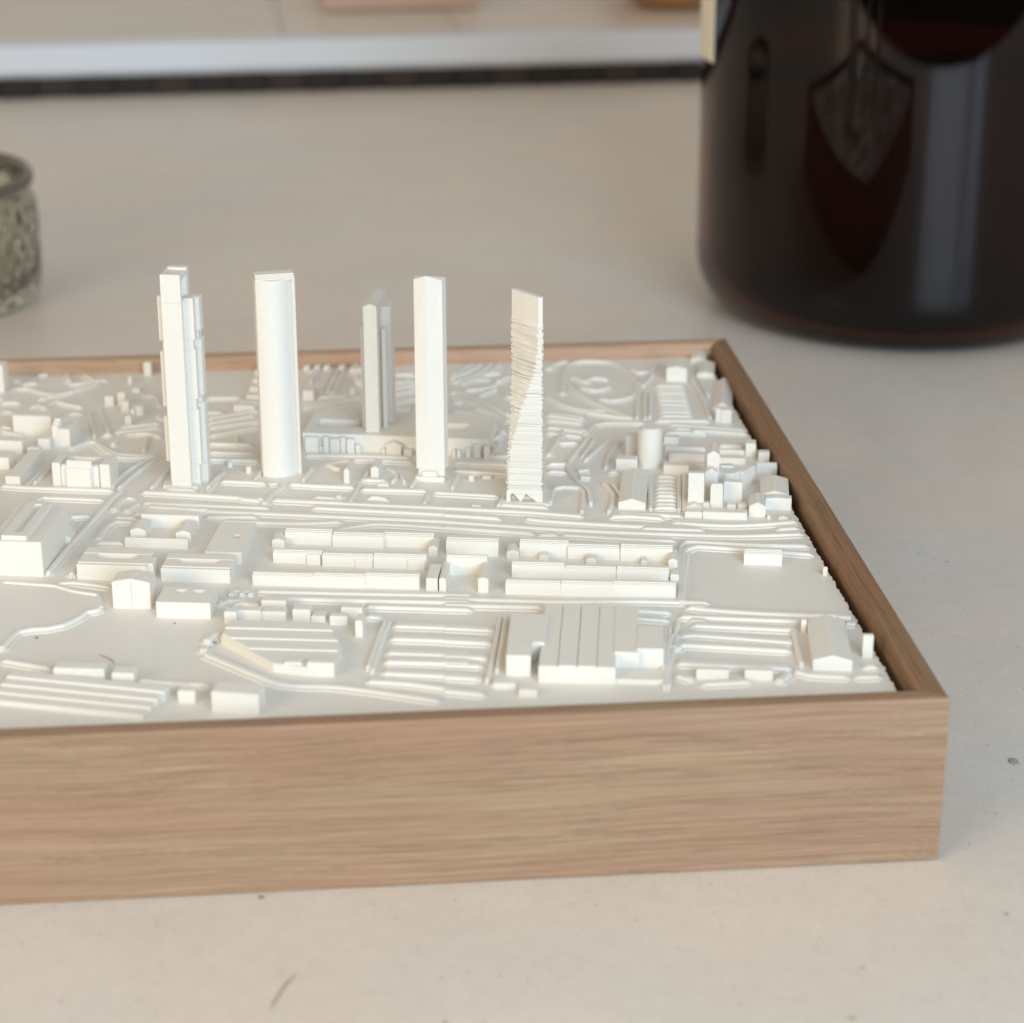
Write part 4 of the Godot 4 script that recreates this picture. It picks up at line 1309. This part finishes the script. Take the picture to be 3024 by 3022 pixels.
	road(1.8, [-62.2,-269.9, -60.2,-256.4, -54.4,-242, -49.2,-233.2, -44.4,-225.8])
	road(1.8, [-70.4,-253.5, -66.1,-242.8, -59.5,-235.8, -51.8,-235.1])
	road(1.8, [-73.2,-231.8, -60.8,-225.1])
	road(1.8, [-74.4,-220, -61.7,-213.1])
	road(1.8, [-75,-214.7, -63.2,-209.2])
	road(1.8, [-59.7,-233.8, -49.8,-228.3, -44.1,-225.8])
	road(1.8, [-62.6,-210.3, -58.2,-220.2, -54.3,-222.2, -40.9,-220.6])
	road(1.8, [-60.6,-272.1, -55.6,-269.8])
	road(1.8, [-56.3,-266.2, -51.9,-270.7, -46.9,-268.4])
	road(1.8, [-58.6,-261.1, -52.5,-257, -47.3,-261.3])
	road(1.8, [-38.1,-279.8, -35.1,-275.1, -30.7,-276])
	road(1.8, [-37.9,-223.1, -19.3,-220.8])
	road(1.8, [-33.8,-219.1, -9.1,-210.7])
	road(1.8, [-32.9,-214.6, -9.5,-206.8])
	road(1.8, [-36.7,-210.2, -30,-210.3, -22.4,-208.8])
	road(1.8, [-77.7,-184.4, -70.6,-183.7])
	road(1.8, [-78.4,-178.2, -72.1,-176.6])
	road(1.8, [-68.8,-177.3, -65.5,-178.4])
	road(1.8, [-68.3,-171.6, -65.5,-170.6])
	road(1.8, [-72.6,-203.9, -65.2,-203.5])
	road(1.8, [-72.6,-203.9, -68.7,-211.2, -63.1,-210.1])
	road(1.8, [-95.8,-150.6, -80.9,-146.6])
	road(1.8, [-103.3,-148.2, -87.2,-143.6, -71.8,-138.7])
	road(1.8, [-64,-137.2, -56.8,-138.5, -44.9,-136.4])
	road(1.8, [-46.9,-132.7, -35.1,-131])
	road(1.8, [-61.6,-141.2, -42.1,-136.1])
	road(1.8, [-59.9,-175.8, -55.7,-173.9])
	road(1.3, [-38.4,-256.9, -43.4,-225.2])
	road(1.3, [-36.1,-254.9, -40.5,-225])
	road(1.3, [-34.5,-252.1, -39,-225.6])
	road(1.3, [-37.7,-260.9, -32.5,-273.4, -26.3,-287.7])
	road(1.3, [-36.9,-258.5, -30.3,-273.2])
	road(1.3, [-60.7,-210.9, -67.4,-194, -71.3,-182.6, -70.4,-170.4, -67.6,-160.4, -68.3,-147.7])
	road(1.3, [-59.2,-208.5, -66.1,-189.4])
	road(1.3, [-54.8,-206.5, -65.5,-186.4])
	road(1.3, [-51.5,-204.9, -57.5,-190.1, -60.1,-177.9])
	road(1.3, [-62.3,-166.8, -60.7,-155, -64.1,-140.1])
	road(1.3, [-59.7,-165.9, -58.3,-154.8])
	road(1.3, [-80.4,-149.5, -77.3,-163.1, -69.8,-162.4, -69.7,-155.9, -72,-140.9])
	road(1.3, [-47,-173.1, -51.3,-140.9])
	road(1.3, [-37.7,-172.2, -42.9,-140.1])
	road(1.3, [-36,-173.5, -41.5,-139.9])
	road(1.3, [-18,-266.5, -17.7,-248.8, -18.8,-223.7])
	road(1.3, [-15.5,-268.1, -15.3,-246.8])
	road(1.6, [-45.6,-169.8, -39,-168.9])
	road(1.6, [-46.2,-166.5, -39.5,-165.5])
	road(1.6, [-46.8,-163.1, -40,-162.2])
	road(1.6, [-47.4,-159.8, -40.5,-158.9])
	road(1.6, [-48,-156.5, -40.9,-155.6])
	road(1.6, [-48.6,-153.2, -41.4,-152.3])
	road(1.6, [-49.2,-150, -41.9,-149.1])
	road(1.6, [-49.7,-146.8, -42.4,-145.8])
	road(1.6, [-50.3,-143.6, -42.8,-142.7])
	road(2.2, [-32.3,-259.8, -21.6,-258.3])
	road(2.2, [-32.7,-255.7, -21.9,-254.2])
	road(2.2, [-33.1,-251.7, -22.3,-250.1])
	road(2.2, [-33.5,-247.6, -22.6,-246.1])
	road(2.2, [-33.9,-243.6, -22.9,-242.1])
	road(2.2, [-34.3,-239.7, -23.3,-238.1])
	road(2.2, [-34.7,-235.8, -23.6,-234.2])
	road(2.2, [-35.1,-231.9, -23.9,-230.3])
	road(2.2, [-35.5,-228.1, -24.2,-226.5])
	road(1.8, [-255.9,-264.8, -254.3,-274.1, -251.5,-277.9, -247.7,-277.5, -242.9,-273, -239,-270.9, -231.3,-274.5, -223.3,-282.3])
	road(1.8, [-255.6,-262.7, -248.2,-262])
	road(1.8, [-245,-256.6, -242.8,-258.8, -239.7,-256.1])
	road(1.8, [-240.5,-254, -239.4,-258.9, -237.1,-262.1, -233.1,-258.8, -227.2,-254.9])
	road(1.8, [-234.5,-280.5, -230.2,-281.2, -225.6,-283.8, -220.8,-285.1])
	road(1.8, [-230.1,-292.7, -226.9,-286.6, -223,-282.3])
	road(1.8, [-236.2,-293.3, -234.1,-282.8])
	road(1.8, [-250.9,-282.1, -244.9,-284.4])
	road(1.8, [-254.8,-287.8, -251,-285.7])
	road(1.8, [-243.2,-264.9, -233.3,-272.6])
	road(1.8, [-246,-292.4, -243.1,-293.6])
	road(1.8, [-240.2,-266.7, -231.2,-273.7])
	road(1.8, [-232.2,-248.7, -226.7,-248.9])
	road(1.8, [-254.5,-253.2, -249.5,-252.7])
	road(1.8, [-213.8,-232.4, -200.2,-235.9])
	road(1.8, [-215.1,-228.4, -206,-230, -200,-232.7])
	road(1.8, [-214.5,-214.1, -213.5,-220.1, -210.8,-224.8, -204.7,-225.8, -199.2,-221.9])
	road(1.8, [-228.4,-212.4, -221.5,-219.4, -218.1,-215.2, -211.5,-206.3, -199.5,-204])
	road(1.8, [-220.5,-219.3, -215.1,-208.1, -209.8,-203.2, -199.9,-203])
	road(1.8, [-252.2,-233.2, -243.8,-226.9])
	road(1.8, [-252.7,-238, -247.8,-235.2])
	road(1.8, [-210.3,-265.5, -203.8,-264.9, -201.6,-252.8])
	road(1.8, [-218.9,-225.6, -214.9,-226.2])
	road(1.3, [-204.2,-208.3, -203.7,-224.2])
	road(1.3, [-225.1,-251.7, -220.8,-223.1])
	road(1.3, [-222,-254.7, -216.5,-226.6])
	road(1.3, [-227.8,-212.1, -221.8,-223.2])
	road(1.3, [-212.2,-175.6, -208.4,-190, -201.3,-202.1])
	road(1.3, [-210,-174.7, -204.6,-191, -199.4,-202.2])
	road(1.3, [-200.2,-173.1, -195,-192.7])
	road(1.3, [-236.1,-181.3, -232,-198])
	road(1.3, [-238.6,-178.5, -232.7,-200.9])
	road(1.3, [-201.6,-242.8, -199.8,-239.4])
	road(1.3, [-196,-174.7, -195.4,-181.6])
	road(1.3, [-182.8,-166.7, -178.2,-188.5])
	road(1.3, [-183,-172.1, -179.1,-185.7])
	road(1.8, [-185.3,-239.3, -167.9,-246.7])
	road(1.8, [-185.1,-233.6, -168.9,-241])
	road(1.8, [-184.4,-229.6, -167.3,-235.2])
	road(1.8, [-184.2,-221.7, -167.7,-229.6])
	road(1.8, [-184.4,-214, -169.2,-211.3])
	road(1.8, [-184.1,-205.8, -167.4,-202.7])
	road(1.8, [-183.9,-198.9, -166.8,-195.5])
	road(1.8, [-186.6,-261.2, -174,-260.3])
	road(1.8, [-186,-246, -179.5,-245.3])
	road(1.8, [-195.9,-173.4, -185.6,-170.7])
	road(1.8, [-179.4,-179, -164.9,-175.6])
	road(1.8, [-164.4,-174.5, -162,-175.4])
	road(1.8, [-153.5,-249, -146.9,-251.7, -133.1,-256.7])
	road(1.8, [-146.5,-244.2, -139.7,-247.4, -133.1,-249.5])
	road(1.8, [-140.3,-241.9, -133.3,-243.5])
	road(1.8, [-148.4,-258.6, -143.1,-258.1, -137.3,-258.3])
	road(1.8, [-120.4,-270.8, -114.1,-273.4])
	road(1.8, [-122.8,-264.6, -114.3,-268.7])
	road(1.8, [-123,-258.8, -114.6,-262.5])
	road(1.8, [-123.3,-252.4, -116.3,-255.1])
	road(1.8, [-124.1,-245.7, -118.1,-241.5])
	road(1.8, [-151.9,-287.2, -148.6,-289.1])
	road(1.8, [-136.7,-284, -132.6,-283.9])
	road(1.2, [-143.1,-260.9, -141.3,-273.7, -138.4,-291.8])
	road(1.2, [-144.9,-262, -143.1,-273.9, -140.3,-291.9])
	road(1.2, [-147.3,-262.2, -145,-277.6, -142.7,-291.4])
	road(1.2, [-117.2,-237.7, -115.3,-248.7])
	road(1.2, [-150.9,-274.7, -147.5,-290.4])
	road(1.7, [-102.1,-275.6, -95.8,-281, -89.8,-290.3])
	road(1.7, [-101.8,-270.1, -93.4,-277.6, -85.8,-291])
	road(1.7, [-87.3,-280.2, -83.1,-290.8])
	road(1.7, [-103.3,-257.8, -100.3,-261.4])
	road(1.7, [-103.5,-248.7, -98.8,-249.2])
	road(1.7, [-104.2,-238.8, -97.2,-236.2])
	road(1.7, [-102.8,-255.7, -94.1,-243.8, -85.4,-225.7])
	road(1.7, [-100.5,-260.4, -93.2,-247.7, -84.8,-232.1])
	road(1.7, [-95.2,-241.9, -89.2,-235.5])
	road(1.7, [-96.7,-234.2, -92,-231.9])
	road(1.7, [-85.5,-263.3, -84.3,-254.9, -82.9,-250.5])
	road(1.7, [-73.5,-227.2, -61.4,-222.2])
	road(1.7, [-74.3,-219.7, -60,-213.7])
	road(1.7, [-72.8,-233.7, -60.1,-227.8])
	road(1.7, [-60.1,-273.5, -55.9,-267.8, -53.6,-265.4])
	road(1.7, [-92,-209.6, -89,-214.8])
	road(1.7, [-94.7,-192, -90.1,-207.6])
	road(1.7, [-76.4,-192, -67.8,-220.2])
	road(1.7, [-106,-189.6, -89.3,-186.3])
